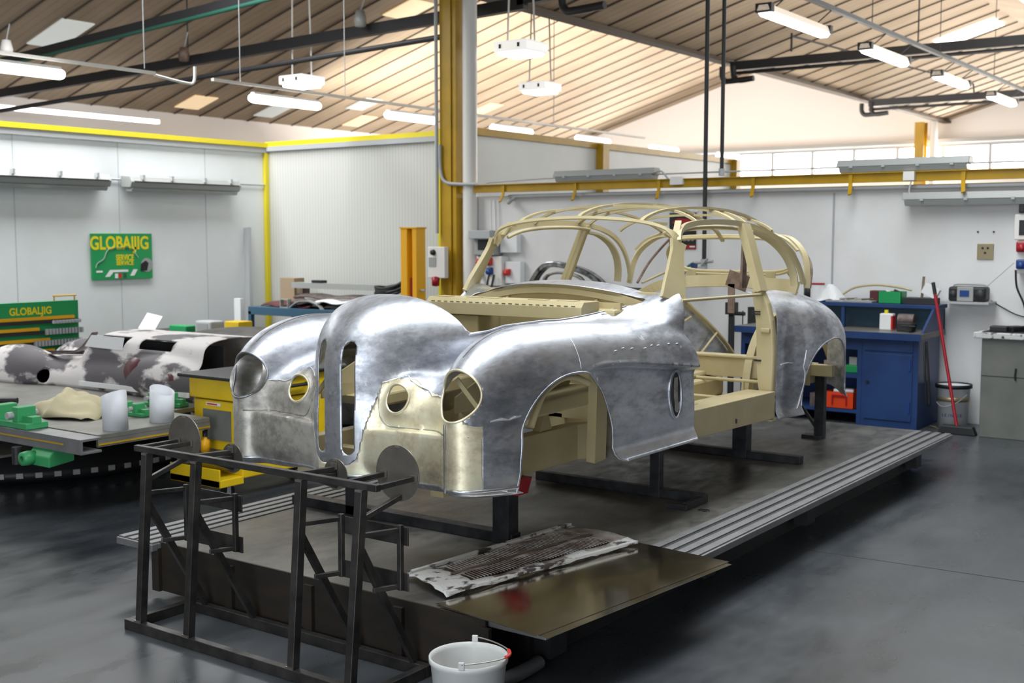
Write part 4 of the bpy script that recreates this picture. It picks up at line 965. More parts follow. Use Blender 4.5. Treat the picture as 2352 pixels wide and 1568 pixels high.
# ---- far things glimpsed above the left partitions
c = thing('tube_lamp', 'long lit fitting against the far left wall, top left', 'lamp', (-20.5, 13.5, 4.1)); MB().bar((-20.5, 12.2, 4.05), (-20.5, 15.8, 4.05), .1, .08).build('diffuser', 'lit', c)
c = thing('unit_heater', 'small grey heater unit seen just above the yellow trim, left', 'heater', (-21.0, 16.9, 3.4)); MB().box(-21.2, -20.8, 15.8, 17.8, 3.33, 3.6).build('casing', 'lampbody', c, 0.05)
for k, (x, y, z, lb) in enumerate(((-15.8, 9.6, 4.33, 'white spotlight clamped to the upper dark beam, top left'), (-14.9, 12.0, 4.45, 'red-brown fitting hanging at the lower tie beam, left of the box lamp'), (-11.2, 12.0, 4.60, 'pale lamp holder clamped on the lower tie beam near the column'))):
    c = thing('spot_lamp', lb, 'lamp', (x, y, z))
    MB().lathe((x, y, z), [(0.0, .14), (.06, .13), (.09, .0), (.07, -.08), (0, -.09)], 14).build('head', ('white_pipe', 'rust', 'lampbody')[k], c); MB().tube([(x, y, z + .12), (x + .1, y, z + .35)], 0.01, 6).build('arm', 'conduit', c)

# ---- two black air pipes coming down, valves
c = thing('air_pipe', 'black air pipe from the roof down past the car roof, ending in valves', 'pipe', (-5.38, 10.75, 1.4))
MB().tube([(-5.38, 10.76, 5.70), (-5.38, 10.76, 1.46)], 0.022, 10).build('pipe', 'steel_dark', c)
MB().tube([(-5.38, 10.76, 1.46), (-5.38, 10.76, 1.18)], 0.035, 10).tube([(-5.48, 10.74, 1.42), (-5.27, 10.74, 1.44)], 0.015, 8).tube([(-5.38, 10.7, 1.4), (-5.30, 10.68, 1.47)], .012, 8).tube([(-5.38, 10.76, 1.36), (-5.38, 10.66, 1.36)], .03, 10).build('valve', 'conduit', c)
MB().box(-5.50, -5.46, 10.70, 10.78, 1.30, 1.42).build('valve_lever', 'blue', c) if 'blue' in MT else None
c = thing('air_pipe', 'black air pipe from the roof stopping at the yellow beam', 'pipe', (-5.24, 10.8, 2.3))
MB().tube([(-5.22, 10.80, 5.70), (-5.22, 10.80, 2.29)], 0.020, 10).build('pipe', 'steel_dark', c)
MB().tube([(-5.22, 10.8, 2.36), (-5.22, 10.8, 2.29)], .03, 10).build('end_cap', 'conduit', c)
# ================================================================== jig platform, foreground frame, sheets, bucket
m = bpy.data.materials.new('worn_steel_plate'); nt, N, L, b = nodes(m); MT['plate'] = m
n1 = tex(N, L, 1.3, 7, (1, 0.7, 1), 0.6, 0.3); n2 = tex(N, L, 14, 5, (1, 0.5, 1), 0.7)
ad = N.new('ShaderNodeMath'); ad.operation = 'MULTIPLY_ADD'; ad.inputs[1].default_value = 0.3
L.new(n2.outputs['Fac'], ad.inputs[0]); L.new(n1.outputs['Fac'], ad.inputs[2])
r = ramp(N, [(0.45, (0.045, 0.044, 0.042)), (0.62, (0.105, 0.102, 0.096)), (0.8, (0.20, 0.192, 0.175))]); L.new(ad.outputs[0], r.inputs[0]); L.new(r.outputs[0], b.inputs['Base Color'])
rr = ramp(N, [(0.35, (0.28,) * 3), (0.7, (0.5,) * 3)]); L.new(n2.outputs['Fac'], rr.inputs[0]); L.new(rr.outputs[0], b.inputs['Roughness']); b.inputs['Metallic'].default_value = 0.45
MT['strip_alu'] = mat('ramp_aluminium', (0.22, 0.22, 0.225), 0.5, 0.6, col2=(0.28, 0.28, 0.285), scale=8)
MT['groove'] = mat('ramp_groove', (0.05, 0.05, 0.052), 0.6, 0.3)
MT['fascia'] = mat('rust_brown_fascia', (0.014, 0.011, 0.009), 0.6, 0.1, col2=(0.024, 0.017, 0.011), scale=5, stretch=(1, 1, 3))
MT['frame_steel'] = mat('mill_scale_tube', (0.055, 0.052, 0.052), 0.34, 0.8, col2=(0.11, 0.105, 0.10), scale=9, rough2=.5)
MT['disc_steel'] = mat('raw_disc_steel', (0.17, 0.16, 0.14), 0.4, 0.8, col2=(0.27, 0.25, 0.22), scale=6, rough2=.5)
MT['weldspot'] = mat('weld_spot', (0.55, 0.52, 0.48), 0.35, 1.0)
MT['sheet'] = mat('polished_sheet', (0.86, 0.82, 0.75), 0.07, 1.0, col2=(0.78, 0.74, 0.67), scale=1.6, rough2=.20)
c = thing('work_platform', 'low steel platform the car body stands on, with ribbed metal side strips', 'platform', (-3.56, 6.1, 0))
MB().box(-4.52, -2.62, 3.44, 8.74, 0.235, 0.2615).build('deck_plate', 'plate', c, .002)
MB().box(-4.56, -2.60, 3.43, 3.44, 0.03, 0.262).build('front_fascia', 'fascia', c)
for x in (-4.56, -4.05, -3.55, -3.05, -2.62): MB().box(x, x + .05, 3.41, 3.43, .03, .235).build('fascia_rib', 'fascia', c)
MB().box(-4.50, -2.62, 3.75, 8.55, 0.0, 0.235).build('base_box', 'steel_dark', c)
for x0 in (-4.785, -2.615):
    o = MB().box(x0, x0 + .27, 3.38 if x0 < -4 else 3.46, 8.72, .225, .2585).build('side_strip', 'strip_alu', c, .003)
    for k in range(3): MB().box(x0 + .050 + k * .07, x0 + .073 + k * .07, 3.39 if x0 < -4 else 3.47, 8.71, .2586, .2592).build('groove', 'groove', o)
    for k in range(4): MB().box(x0 + .005 + k * .07, x0 + .048 + k * .07, 3.39 if x0 < -4 else 3.47, 8.715, .2585, .266).build('rib', 'strip_alu', o, .002)
for y in (3.75, 5.1, 6.4, 8.45): MB().box(-2.61, -2.52, y, y + .12, .03, .225).build('outrigger', 'steel_dark', c)
MB().box(-2.62, -2.60, 3.72, 8.6, .0, .2).build('side_skirt', 'steel_dark', c)

# welded tube jig in front, carrying lamp-sized discs
FX0, FX1 = -4.27, -2.84
c = thing('lamp_jig_frame', 'welded black steel tube frame with four round discs, standing in front of the car', 'frame', (-3.56, 3.2, 0))
T = 0.035
def fr(mb, name, m='frame_steel', parent=None, bev=.0025): return mb.build(name, m, parent or c, bev)
fr(MB().bar((FX0, 3.06, .0225), (FX1, 3.06, .0225), T, .045), 'front_foot_rail'); fr(MB().bar((FX0, 3.39, .0225), (FX1 + .0, 3.39, .0225), T, .045), 'rear_foot_rail')
for x in (FX0 + .0175, FX1 - .0175): fr(MB().bar((x, 3.078, .0225), (x, 3.372, .0225), T, .045), 'side_foot_rail')
fr(MB().bar((-4.235, 3.105, .790), (-2.835, 3.105, .790), .026, .026), 'top_rail')
PXS = [(-4.175, -4.155), (-3.86, -3.835), (-3.245, -3.225), (-2.945, -2.915)]
for i, (xb, xt) in enumerate(PXS):
    p = fr(MB().bar((xb, 3.06, .045), (xt, 3.10, .777), T, T, (0, 1, 0)), 'upright')
    MB().cbox((xb, 3.041, .05), (.04, .006, .01)).build('weld', 'weldspot', p); MB().cbox((xt, 3.09, .774), (.03, .02, .008)).build('weld', 'weldspot', p)
    tx = [-4.165, -3.85, -3.235, -2.93][i]
    fr(MB().bar((tx, 3.10, .56), (xb + .03, 3.385, .05), .030, .022, (1, 0, 0)), 'brace')
def disc(xc, zc, r, y=3.32):
    o = fr(MB().cyl((xc, y, zc), (xc, y + .004, zc), r, 48), 'lamp_disc', 'disc_steel', bev=0)
    MB().cbox((xc, y - .002, zc + r - .006), (.02, .004, .008)).build('weld', 'weldspot', o)
    return o
disc(-4.185, .800, .108); disc(-2.935, .798, .108); disc(-3.872, .752, .063); disc(-3.262, .755, .063)
for x, y1 in ((-4.222, 3.318), (-4.14, 3.318), (-3.872, 3.318), (-3.262, 3.318), (-3.0, 3.318), (-2.848, 3.318)):
    a = fr(MB().bar((x, 3.118, .790), (x, y1, .790 if abs(x + 3.56) > .4 else .778), .020, .020), 'disc_arm')
    MB().cbox((x, y1 - .006, .79), (.028, .01, .026)).build('weld', 'weldspot', a)
for (xa, za), (xd, zd) in (((-4.165, .66), (-4.17, .72)), ((-2.93, .66), (-2.92, .71))): fr(MB().bar((xa, 3.11, za), (xd, 3.318, zd), .020), 'disc_stay')
for x in (-3.872, -3.262): fr(MB().prism([(3.14, .775), (3.315, .765), (3.315, .70)], x - .012, x + .012, 'X'), 'disc_gusset')
for x0, x1 in ((-4.165, -3.85), (-3.235, -2.93)):
    # two stacked pairs of plates with ladder tubes behind each upright pair
    for z in (.575, .40):
        fr(MB().box(x0 + .03, x1 + .09, 3.27, 3.276, z - .035, z + .035), 'mounting_plate', 'frame_steel')
    for x in (x0, x1):
        fr(MB().bar((x + .012, 3.10, .605), (x + .055, 3.255, .60), .018), 'plate_arm'); 
        fr(MB().bar((x + .06, 3.26, .62), (x + .06, 3.26, .37), .020), 'ladder_upright'); fr(MB().bar((x + .012, 3.16, .385), (x + .055, 3.255, .385), .018), 'plate_arm')

# sheets lying over the platform corner
def sheet(name, pts, z, t, m, label):
    c_ = MB().prism(pts, z, z + t); return one(c_, name, m, label, 'metal sheet', 'polished sheets on the platform corner')
sheet('metal_sheet', [(-2.83, 3.44), (-2.285, 3.385), (-2.165, 4.64), (-2.70, 4.70)], .2665, .0015, 'sheet', 'lower polished metal sheet on the platform corner, only its edges showing')
sheet('metal_sheet', [(-2.858, 3.452), (-2.33, 3.375), (-2.19, 4.665), (-2.72, 4.72)], .2690, .0015, 'sheet', 'upper polished metal sheet overhanging the platform corner beside the louvred panel')

# louvred bonnet side panel, paint-crusted
MT['crust'] = mat('crusted_white_paint', (0.58, 0.58, 0.57), 0.7, 0, col2=(0.05, 0.04, 0.038), scale=16, mix=(0.52, 0.60), bump=.5, bscale=60, stretch=(1, .7, 1))
MT['crust_dark'] = mat('stripped_brown_metal', (0.10, 0.075, 0.07), 0.5, 0.4, col2=(0.20, 0.16, 0.15), scale=20)
MT['slot_shade'] = mat('slot_shade_black', (0.015, 0.014, 0.013), 0.8)
MT['crust_mid'] = mat('stripped_panel', (0.50, 0.47, 0.45), 0.5, 0.3, col2=(0.20, 0.15, 0.135), scale=11, rough2=.7)
c = thing('louvred_panel', 'battered louvred bonnet side panel with crusted white paint, lying on the platform', 'panel', (-2.95, 4.1, .27))
def lp(s, t, z=0.0):   # s along the panel 0..1, t across 0..1
    a = Vector((-3.165, 3.63)).lerp(Vector((-2.862, 3.52)), t); b_ = Vector((-3.075, 4.745)).lerp(Vector((-2.64, 4.66)), t); p = a.lerp(b_, s)
    return (p.x, p.y, z)
rnd = random.Random(4)
mb = MB(); ns, nt_ = 40, 12; H = {}
for i in range(ns + 1):
    for j in range(nt_ + 1):
        s_, t_ = i / ns, j / nt_
        z = .288 + .012 * math.sin(t_ * math.pi) + .004 * math.sin(s_ * 23 + t_ * 5) + .006 * (t_ < .04) + rnd.uniform(-.0012, .0012)
        if j in (0, nt_): z -= .004
        p = lp(s_ + (rnd.uniform(-.006, .006) if i in (0, ns) else 0), t_ + (rnd.uniform(-.012, .012) if j in (0, nt_) else 0), z); mb.v.append(p)
def solid_cell(s_, t_): return not ((.16 < s_ < .90) and (.17 < t_ < .44 or .56 < t_ < .84))
for i in range(ns):
    for j in range(nt_):
        if solid_cell((i + .5) / ns, (j + .5) / nt_):
            mb.f.append((i * (nt_ + 1) + j, (i + 1) * (nt_ + 1) + j, (i + 1) * (nt_ + 1) + j + 1, i * (nt_ + 1) + j + 1)); mb.sm.append(True)
o = mb.build('panel_skin', 'crust', c); o.data.materials.append(MT['crust_mid'])
for i_, p_ in enumerate(o.data.polygons):
    v_ = o.data.vertices[p_.vertices[0]].index; si, tj = v_ // (nt_ + 1), v_ % (nt_ + 1)
    if si > 5 + (tj % 3) and 1 <= tj <= nt_ - 2 - (si // 5) % 2 and not (tj == 1 and si < 22): p_.material_index = 1
md = o.modifiers.new('t', 'SOLIDIFY'); md.thickness = .003
slots = []
for t0, t1 in ((.165, .45), (.55, .85)):
    for k in range(46):
        s_ = .165 + k * .0160
        a, b_ = Vector(lp(s_, t0, .301)), Vector(lp(s_, t1, .301)); 
        MB().bar(a, b_, .0045, .003, (0.0, -.5, 1)).build('louvre_blade', 'crust_mid', c)
MB().box(-3.09, -2.84, 3.86, 4.62, .2622, .2642).build('slot_shade_sheet', 'slot_shade', c)  # black sheet added as painted shade beneath the louvre slots
MB().strip([lp(s_, .5, .3025) for s_ in (.13, .5, .92)], .022, .003, (1, 0, 0)).build('centre_rib', 'crust_dark', c)
for t_ in (0.02, .985): MB().strip([lp(s_, t_, .298 if t_ < .5 else .292) for s_ in np.linspace(.01, .99, 14)], .02, .012, (1, 0, 0)).build('folded_edge', 'crust', c)
one(MB().tube(smooth_pts([(-2.73 + .03 * math.cos(a), 5.5 + .02 * math.sin(a) * (1 + .3 * math.cos(2 * a)), .266) for a in np.linspace(0, 5.6, 12)], 4), .003, 6), 'wire_loop', 'steel_dark', 'small black wire loop lying on the platform by the ribbed strip', 'wire')

# bucket
bx, by = -2.428, 3.107
P0 = None
c = thing('plastic_bucket', 'white translucent plastic bucket with a wire handle and red grip, by the platform', 'bucket', (bx, by, 0))
MT['bucket'] = mat('milky_plastic', (0.62, 0.63, 0.62), 0.35, 0, col2=(0.52, 0.53, 0.53), scale=5); 
o = MB().lathe((bx, by, 0), [(0, .004), (.104, .004), (.110, .02), (.131, .235), (.137, .24), (.137, .258), (.1325, .259), (.128, .24), (.106, .02), (0, .012)], 48).build('bucket_body', 'bucket', c)
dirh = Vector((0.70, -0.71, 0)); 
for sgn, nm in ((1, 'handle_lug'), (-1, 'handle_lug')):
    p = Vector((bx, by, .268)) + Vector((math.cos(R(118)) * sgn, math.sin(R(118)) * sgn, 0)) * .136
    MB().cbox(p, (.022, .008, .03), rz=R(118 + 90)).build(nm, 'bucket', c, .004)
p1 = Vector((bx, by, .275)) + Vector((math.cos(R(118)), math.sin(R(118)), 0)) * .140; p2 = Vector((bx, by, .275)) - Vector((math.cos(R(118)), math.sin(R(118)), 0)) * .140
side = Vector((math.cos(R(28)), math.sin(R(28)), 0))
hp = [p1 * (1 - t) + p2 * t + side * (math.sin(t * math.pi) ** .75 * .143) + Vector((0, 0, -.006 * math.sin(t * math.pi))) for t in np.linspace(0, 1, 25)]
MB().tube([tuple(p) for p in hp], .0022, 8).build('handle', 'weldspot', c)
MB().tube([tuple(p) for p in hp[9:16]], .0065, 10).build('handle_grip', 'red_bright', c)
MT_l = MB().lathe((bx, by, 0), [(.1258, .150), (.1300, .195)], 10, arc=(-72, -34))
MT_l.build('paper_label', 'paper', c)
# grey hose along the platform foot
one(MB().tube(smooth_pts([(-2.68, 3.28, .03), (-2.57, 3.40, .03), (-2.535, 3.53, .03), (-2.54, 3.70, .03)], 5), .028, 12), 'hose', 'hose', 'grey hose lying on the floor along the platform side', 'hose')
# ================================================================== things along the walls
MT['green'] = mat('green_enamel', (0.012, 0.30, 0.09), 0.4)
MT['green_lt'] = mat('mint_green_enamel', (0.045, 0.33, 0.12), 0.4)
MT['sign_yellow'] = mat('sign_yellow', (0.78, 0.66, 0.01), 0.5)
MT['orange'] = mat('orange_enamel', (0.85, 0.42, 0.01), 0.35)
MT['cartyellow'] = mat('cart_yellow', (0.80, 0.55, 0.01), 0.35, 0, col2=(0.70, 0.47, 0.01), scale=5)
MT['white'] = mat('white_plastic', (0.80, 0.81, 0.82), 0.4)
MT['white_tube'] = mat('white_painted_tube', (0.70, 0.72, 0.76), 0.4)
MT['bluesteel'] = mat('blue_grey_rack', (0.04, 0.10, 0.16), 0.45)
MT['cloth'] = mat('cream_cloth', (0.62, 0.55, 0.36), 0.8, 0, col2=(0.55, 0.48, 0.31), scale=8)
MT['patch'] = mat('filler_patched_shell', (0.70, 0.66, 0.65), 0.6, 0, col2=(0.10, 0.09, 0.10), scale=3.6, mix=(0.48, 0.54), stretch=(.6, 1, 1.2))
MT['maroon'] = mat('old_maroon_paint', (0.10, 0.025, 0.03), 0.4)
MT['binGrey'] = mat('grey_bin_paint', (0.12, 0.13, 0.115), 0.6, 0, col2=(0.16, 0.165, 0.15), scale=3)
MT['brass'] = mat('brass_plate', (0.38, 0.32, 0.20), 0.35, 0.6)
MT['wood'] = mat('grimy_wood', (0.22, 0.16, 0.11), 0.7, 0, col2=(0.12, 0.09, 0.06), scale=9)
MT['cardboard'] = mat('cardboard', (0.35, 0.26, 0.17), 0.8)
MT['black_shell'] = mat('stripped_black_shell', (0.02, 0.019, 0.019), 0.45, 0.2, col2=(0.09, 0.08, 0.075), scale=7)
MT['chrome'] = mat('tarnished_chrome', (0.45, 0.45, 0.46), 0.2, 1.0, col2=(0.08, 0.08, 0.085), scale=14)
MT['darkgreen'] = mat('hose_green', (0.02, 0.16, 0.12), 0.4)
MT['grey_table'] = mat('bench_top_plate', (0.24, 0.235, 0.21), 0.45, 0.3, col2=(0.17, 0.165, 0.15), scale=4)
def text(body, size, m, parent, loc, rot, name='lettering', sx=1.0, ext=0.001, bold=0.0):
    cu = bpy.data.curves.new(name, 'FONT'); cu.body = body; cu.size = size; cu.extrude = ext; cu.align_x = 'CENTER'; cu.align_y = 'CENTER'; cu.offset = bold
    t = bpy.data.objects.new('tmp', cu); COL.objects.link(t); dg = bpy.context.evaluated_depsgraph_get()
    me = bpy.data.meshes.new_from_object(t.evaluated_get(dg)); bpy.data.objects.remove(t)
    me.materials.clear(); me.materials.append(MT[m]); o = bpy.data.objects.new(name, me); COL.objects.link(o)
    o.parent = parent; o.location = Vector(loc) - wloc(parent); o.rotation_euler = rot; o.scale = (sx, 1, 1); return o
# ---- sign on the left wall (faces +X)
WX = AX + 0.0
c = thing('wall_sign', 'green wall sign with tall yellow lettering and a car outline, on the left wall', 'sign', (WX + .02, 8.71, 1.45))
MB().box(WX + .004, WX + .034, 8.29, 9.135, 1.175, 1.72).build('board', 'green', c, .002)
fx = WX + .036
rotw = (R(90), 0, R(90))
text('GLOBAL', .215, 'sign_yellow', c, (fx, 8.59, 1.60), rotw, sx=.80, bold=.006); text('JIG', .215, 'sign_yellow', c, (fx, 8.98, 1.60), rotw, sx=.82, bold=.006)
text('SERVICE', .095, 'sign_yellow', c, (fx, 8.74, 1.43), rotw, sx=.72, bold=.003); text('SERVICE', .07, 'sign_yellow', c, (fx, 8.74, 1.365), rotw, sx=.95, bold=.002)
q = lambda pts: [(fx + .001, 8.29 + a * .845, 1.175 + b_ * .545) for a, b_ in pts]
MB().strip(smooth_pts(q([(.05, .26), (.08, .36), (.18, .45), (.23, .60), (.30, .68), (.5, .70), (.64, .68), (.69, .62)]), 5), .022, .002, (1, 0, 0)).build('car_outline', 'conduit', c)
MB().strip(smooth_pts(q([(.69, .62), (.71, .55), (.75, .47)]), 4), .022, .002, (1, 0, 0)).build('car_outline', 'white', c)
MB().prism([(8.29 + .845 * a, 1.175 + .545 * b_) for a, b_ in ((.20, .06), (.27, .06), (.32, .13), (.33, .16), (.58, .16), (.58, .21), (.28, .21))], fx, fx + .002, 'X').build('white_stripe', 'white', c)
MB().prism([(8.29 + .845 * a, 1.175 + .545 * b_) for a, b_ in ((.61, .07), (.68, .07), (.74, .21), (.67, .21))], fx, fx + .002, 'X').build('white_stripe', 'white', c)
MB().prism([(8.29 + .845 * a, 1.175 + .545 * b_) for a, b_ in ((.06, .16), (.16, .16), (.16, .20), (.06, .20))], fx, fx + .002, 'X').build('white_stripe', 'white', c)
for a, mm in ((.36, 'white'), (.42, 'red_bright'), (.50, 'green_pipe')): MB().box(fx, fx + .002, 8.29 + .845 * a, 8.29 + .845 * (a + .05), 1.19, 1.245).build('flag_bar', mm, c)
MB().cyl((fx, 8.29 + .845 * .90, 1.175 + .545 * .30), (fx + .002, 8.29 + .845 * .90, 1.175 + .545 * .30), .085, 24).build('wheel_disc', 'lampbody', c)
MB().prism([(8.29 + .845 * a, 1.175 + .545 * b_) for a, b_ in ((.79, .17), (.90, .18), (.93, .34), (.88, .40), (.80, .33))], fx + .002, fx + .004, 'X').build('wheel_hub', 'black', c)
# ---- strut against the wall
c = one(MB().bar((AX + .25, 10.48, .0), (AX + .04, 10.66, 1.80), .09, .05), 'steel_profile', 'conduit', 'tall grey steel profile leaning in the corner by the blue rack', 'steel profile')
# ---- green tool board on a stand
gx = -10.2
c = thing('tool_board', 'green tool board with yellow strips and rows of small parts, at the left edge', 'tool board', (gx, 6.2, 0))
MB().box(gx, gx + .05, 5.35, 6.82, .38, 1.072).build('board', 'green', c, .004)
MB().box(gx - .10, gx + .1, 5.5, 5.56, 0, .38).build('leg', 'green', c); MB().box(gx - .10, gx + .1, 6.6, 6.66, 0, .38).build('leg', 'green', c)
text('GLOBALJIG', .095, 'sign_yellow', c, (gx + .053, 6.31, .985), rotw, sx=.92, bold=.003)
for k, z in enumerate((.90, .80, .695, .59)):
    MB().box(gx + .05, gx + .075, 5.36, 6.76 - (0, .42, .3, .25)[k] * .9, z, z + .03).build('yellow_strip', 'orange', c)
    r_ = MB().box(gx + .05, gx + .10, 5.36, 6.80, z - .035, z - .005).build('rack_rail', 'steel_dark', c)
    mbp = MB(); y = (6.5, 6.42, 6.30, 6.30)[k]
    while y < 6.80: mbp.box(gx + .10, gx + .13, y, y + .022, z - .04, z + (.012 if k > 0 else -.01)); y += .034
    mbp.build('small_parts', 'conduit', r_)
MB().tube([(gx + .02, 6.58, 1.072), (gx + .02, 6.58, 1.115), (gx + .02, 6.57, 1.118), (gx + .02, 6.82, 1.118), (gx + .02, 6.80, 1.115), (gx + .02, 6.80, 1.072)], .008, 6).build('handle', 'yellow', c)
one(MB().lathe((gx + .05, 5.92, 1.072), [(0, .10), (.03, .10), (.05, .07), (.05, .0), (0, 0)], 14), 'spray_head', 'bluesteel', 'blue-grey cap standing on the green tool board, at the left edge', 'cap')

# ---- alignment table with turntable ring
c = thing('alignment_table', 'low steel alignment table with channel edges on a toothed turntable, left', 'table', (-8.3, 5.2, 0))
MB().box(-9.95, -5.98, 4.12, 4.95, .50, .53).build('table_top', 'grey_table', c, .003); MB().box(-9.95, -6.42, 4.95, 6.3, .50, .53).build('table_top', 'grey_table', c, .003)
ch = [(3.97, .435), (4.11, .435), (4.11, .45), (3.985, .45), (3.985, .51), (4.11, .51), (4.11, .525), (3.97, .525)]
MB().prism(ch, -9.95, -5.93, 'X').build('front_channel', 'strip_alu', c, .002)
MB().box(-9.95, -6.1, 3.966, 3.970, .478, .486).build('yellow_tape', 'yellow', c)
MB().box(-6.0, -5.98, 4.12, 4.95, .455, .50).build('side_edge', 'grey_table', c); MB().box(-5.979, -5.976, 4.12, 4.95, .465, .475).build('yellow_tape', 'yellow', c)
MB().box(-9.2, -7.35, 4.5, 5.9, .20, .50).build('lift_base', 'black', c)
prof = [(1.0, .02), (1.24, .02), (1.27, .05), (1.27, .10), (1.22, .12), (1.22, .22), (1.0, .24)]
rg = MB().lathe((-8.3, 5.2, 0), prof, 72).build('turntable_ring', 'black', c)
for k in range(66):
    a = 2 * math.pi * k / 66; MB().cbox((-8.3 + 1.27 * math.cos(a), 5.2 + 1.27 * math.sin(a), .075), (.02, .045, .035), rz=a).build('tooth', 'lampbody', rg)
MB().box(-9.95, -6.85, 3.85, 4.5, .31, .325).build('lower_shelf', 'grey_table', c)
def clamp(x, y, z, s, label, rz=0.0):
    c = thing('jig_clamp', label, 'clamp', (x, y, z), 'green clamps of the alignment table')
    def w(px, py, pz): v = Matrix.Rotation(rz, 3, 'Z') @ Vector((px * s, py * s, pz * s)); return (x + v.x, y + v.y, z + v.z)
    MB().cbox(w(0, 0, .015), (.34 * s, .12 * s, .03 * s), rz).build('base', 'green_lt', c, .004)
    for dx in (-.10, .06): 
        MB().cbox(w(dx, 0, .065), (.05 * s, .10 * s, .075 * s), rz).build('jaw', 'green_lt', c, .006); MB().cyl(w(dx - .02, -.08, .06), w(dx - .02, .08, .06), .018 * s, 12).build('screw', 'conduit', c)
    MB().cbox(w(.12, 0, .04), (.10 * s, .05 * s, .04 * s), rz).build('arm', 'green_lt', c, .004)
clamp(-6.70, 4.05, .527, 1.25, 'green clamp with two jaws on the front channel, left foreground', 0)
clamp(-6.45, 4.72, .532, .8, 'small green clamp further back on the alignment table')
clamp(-6.62, 5.10, .532, .9, 'green clamp behind the two white tubes', .3)
c = thing('tow_bracket', 'green cast bracket with a round bore hanging under the channel end', 'bracket', (-6.45, 3.95, .27))
MB().lathe((-6.40, 3.93, .375), [(.018, -.045), (.04, -.045), (.045, 0), (.04, .045), (.018, .045), (.018, -.045)], 20, 'Y').build('bore', 'green_lt', c); MB().prism([(3.95, .33), (4.12, .35), (4.12, .433), (3.99, .433), (3.95, .39)], -6.44, -6.22, 'X').build('web', 'green_lt', c, .006); MB().cyl((-6.52, 3.93, .325), (-6.52, 3.93, .43), .03, 14).build('bolt', 'steel_dark', c)
# white slanted tubes
for x, y, hh, lb in ((-6.06, 4.30, .215, 'white slant-cut tube standing on the table corner, nearer one'), (-6.09, 4.66, .20, 'white slant-cut tube on the table, nearer the yellow cart')):
    n = 28; vs = []; r_ = .075
    for k in range(n):
        a = 2 * math.pi * k / n; vs.append((x + r_ * math.cos(a), y + r_ * math.sin(a), .531))
    sg = 1 if y < 4.4 else -1
    for k in range(n):
        a = 2 * math.pi * k / n; vs.append((x + r_ * math.cos(a) - .012 * sg, y + r_ * math.sin(a), .531 + hh + sg * .03 * math.cos(a)))
    mb = MB().add(vs, [(k, (k + 1) % n, n + (k + 1) % n, n + k) for k in range(n)], True)
    o = one(mb, 'slanted_tube', 'white_tube', lb, 'tube', 'white tubes on the alignment table'); md = o.modifiers.new('t', 'SOLIDIFY'); md.thickness = .004
# cream cloth over something
mb = MB(); rnd = random.Random(3); n = 22
for i in range(n + 1):
    for j in range(n + 1):
        u_, v_ = i / n, j / n; e_ = max(0, 1 - (2 * u_ - 1) ** 2) * max(0, 1 - (2 * v_ - 1) ** 2)
        mb.v.append((-7.10 + .60 * u_ + .03 * math.sin(v_ * 9), 4.32 + .42 * v_ + .04 * math.sin(u_ * 8), .538 + .15 * e_ ** .6 * (1 - .35 * u_) + .022 * math.sin(u_ * 13 + v_ * 7) * e_ ** .4 + .012 * math.sin(v_ * 19 - u_ * 6)))
for i in range(n):
    for j in range(n): mb.f.append((i * (n + 1) + j, (i + 1) * (n + 1) + j, (i + 1) * (n + 1) + j + 1, i * (n + 1) + j + 1)); mb.sm.append(True)
o = one(mb, 'cloth', 'cloth', 'crumpled cream cloth spread on the alignment table before the old shell', 'cloth'); md = o.modifiers.new('t', 'SOLIDIFY'); md.thickness = .004
one(MB().tube(smooth_pts([(-8.45 + .10 * k + .05 * math.sin(k * 2.1), 4.3 + .12 * math.sin(k * 1.7), .556 + .012 * math.sin(k * 1.3)) for k in range(12)], 4), .02, 8).tube(smooth_pts([(-8.5 + .11 * k, 4.38 + .1 * math.sin(k * 1.3 + 1), .575) for k in range(11)], 4), .022, 8), 'rubber_hoses', 'black', 'tangle of black rubber hoses at the left end of the table front', 'hoses')

# ---- old patched car shell on the alignment table
c = thing('old_car_shell', 'old car body shell patched with white filler, lying on the alignment table', 'car shell', (-7.9, 5.7, .53))
def F_old(x, y, z):
    yc = np.abs(y - 5.70)
    tp = pl(x, [-9.5, -9.3, -8.9, -8.5, -8.2, -7.8, -7.3, -6.5], [.54, .64, .71, .755, .775, .81, .83, .85])
    ww = pl(x, [-9.5, -9.0, -8.3, -6.6, -6.4], [.28, .36, .38, .39, .38])
    b_ = smax(ell(yc, ww, z - (tp - .22), .22, None, 1, 2.3), smax(-9.35 - x, x + 6.45, .03), .06)
    wing = np.sqrt(((x + 8.80) / .52) ** 2 + ((yc - .32) / .20) ** 2 + ((z - .56) / .26) ** 2) - 1
    rw = np.sqrt(((x + 6.95) / .42) ** 2 + ((yc - .34) / .11) ** 2 + ((z - .66) / .17) ** 2) - 1
    cab = smax(ell(yc, pl(z, [.8, .98], [.33, .29]), z - .85, .115, None, 1, 3), smax(-7.95 + .9 * (z - .83) - x, x + 6.46, .02), .05)
    return smin(smin(smin(b_, wing * .15, .05), rw * .12, .05), cab, .02)
P, Q = surface_net(F_old, -9.7, -6.3, 5.1, 6.4, .46, 1.08, .028)
for cut in (lambda x, y, z: z - .532, lambda x, y, z: -6.56 - x,
            lambda x, y, z: np.maximum(np.maximum(np.abs(x + 7.66 - .35 * (z - .88)) - .20, np.abs(z - .895) - .045), .22 - np.abs(y - 5.70)),
            lambda x, y, z: np.where(y < 5.6, np.maximum(np.abs(x + 7.10) - .19, np.abs(z - .90) - .035), 1.0),
            lambda x, y, z: np.hypot(x + 8.35, (z - .60)) - .055 + (y > 5.6) * 5): P, Q = clip_mesh(P, Q, cut)
shell('body_skin', P, Q, 'patch', c, .006)
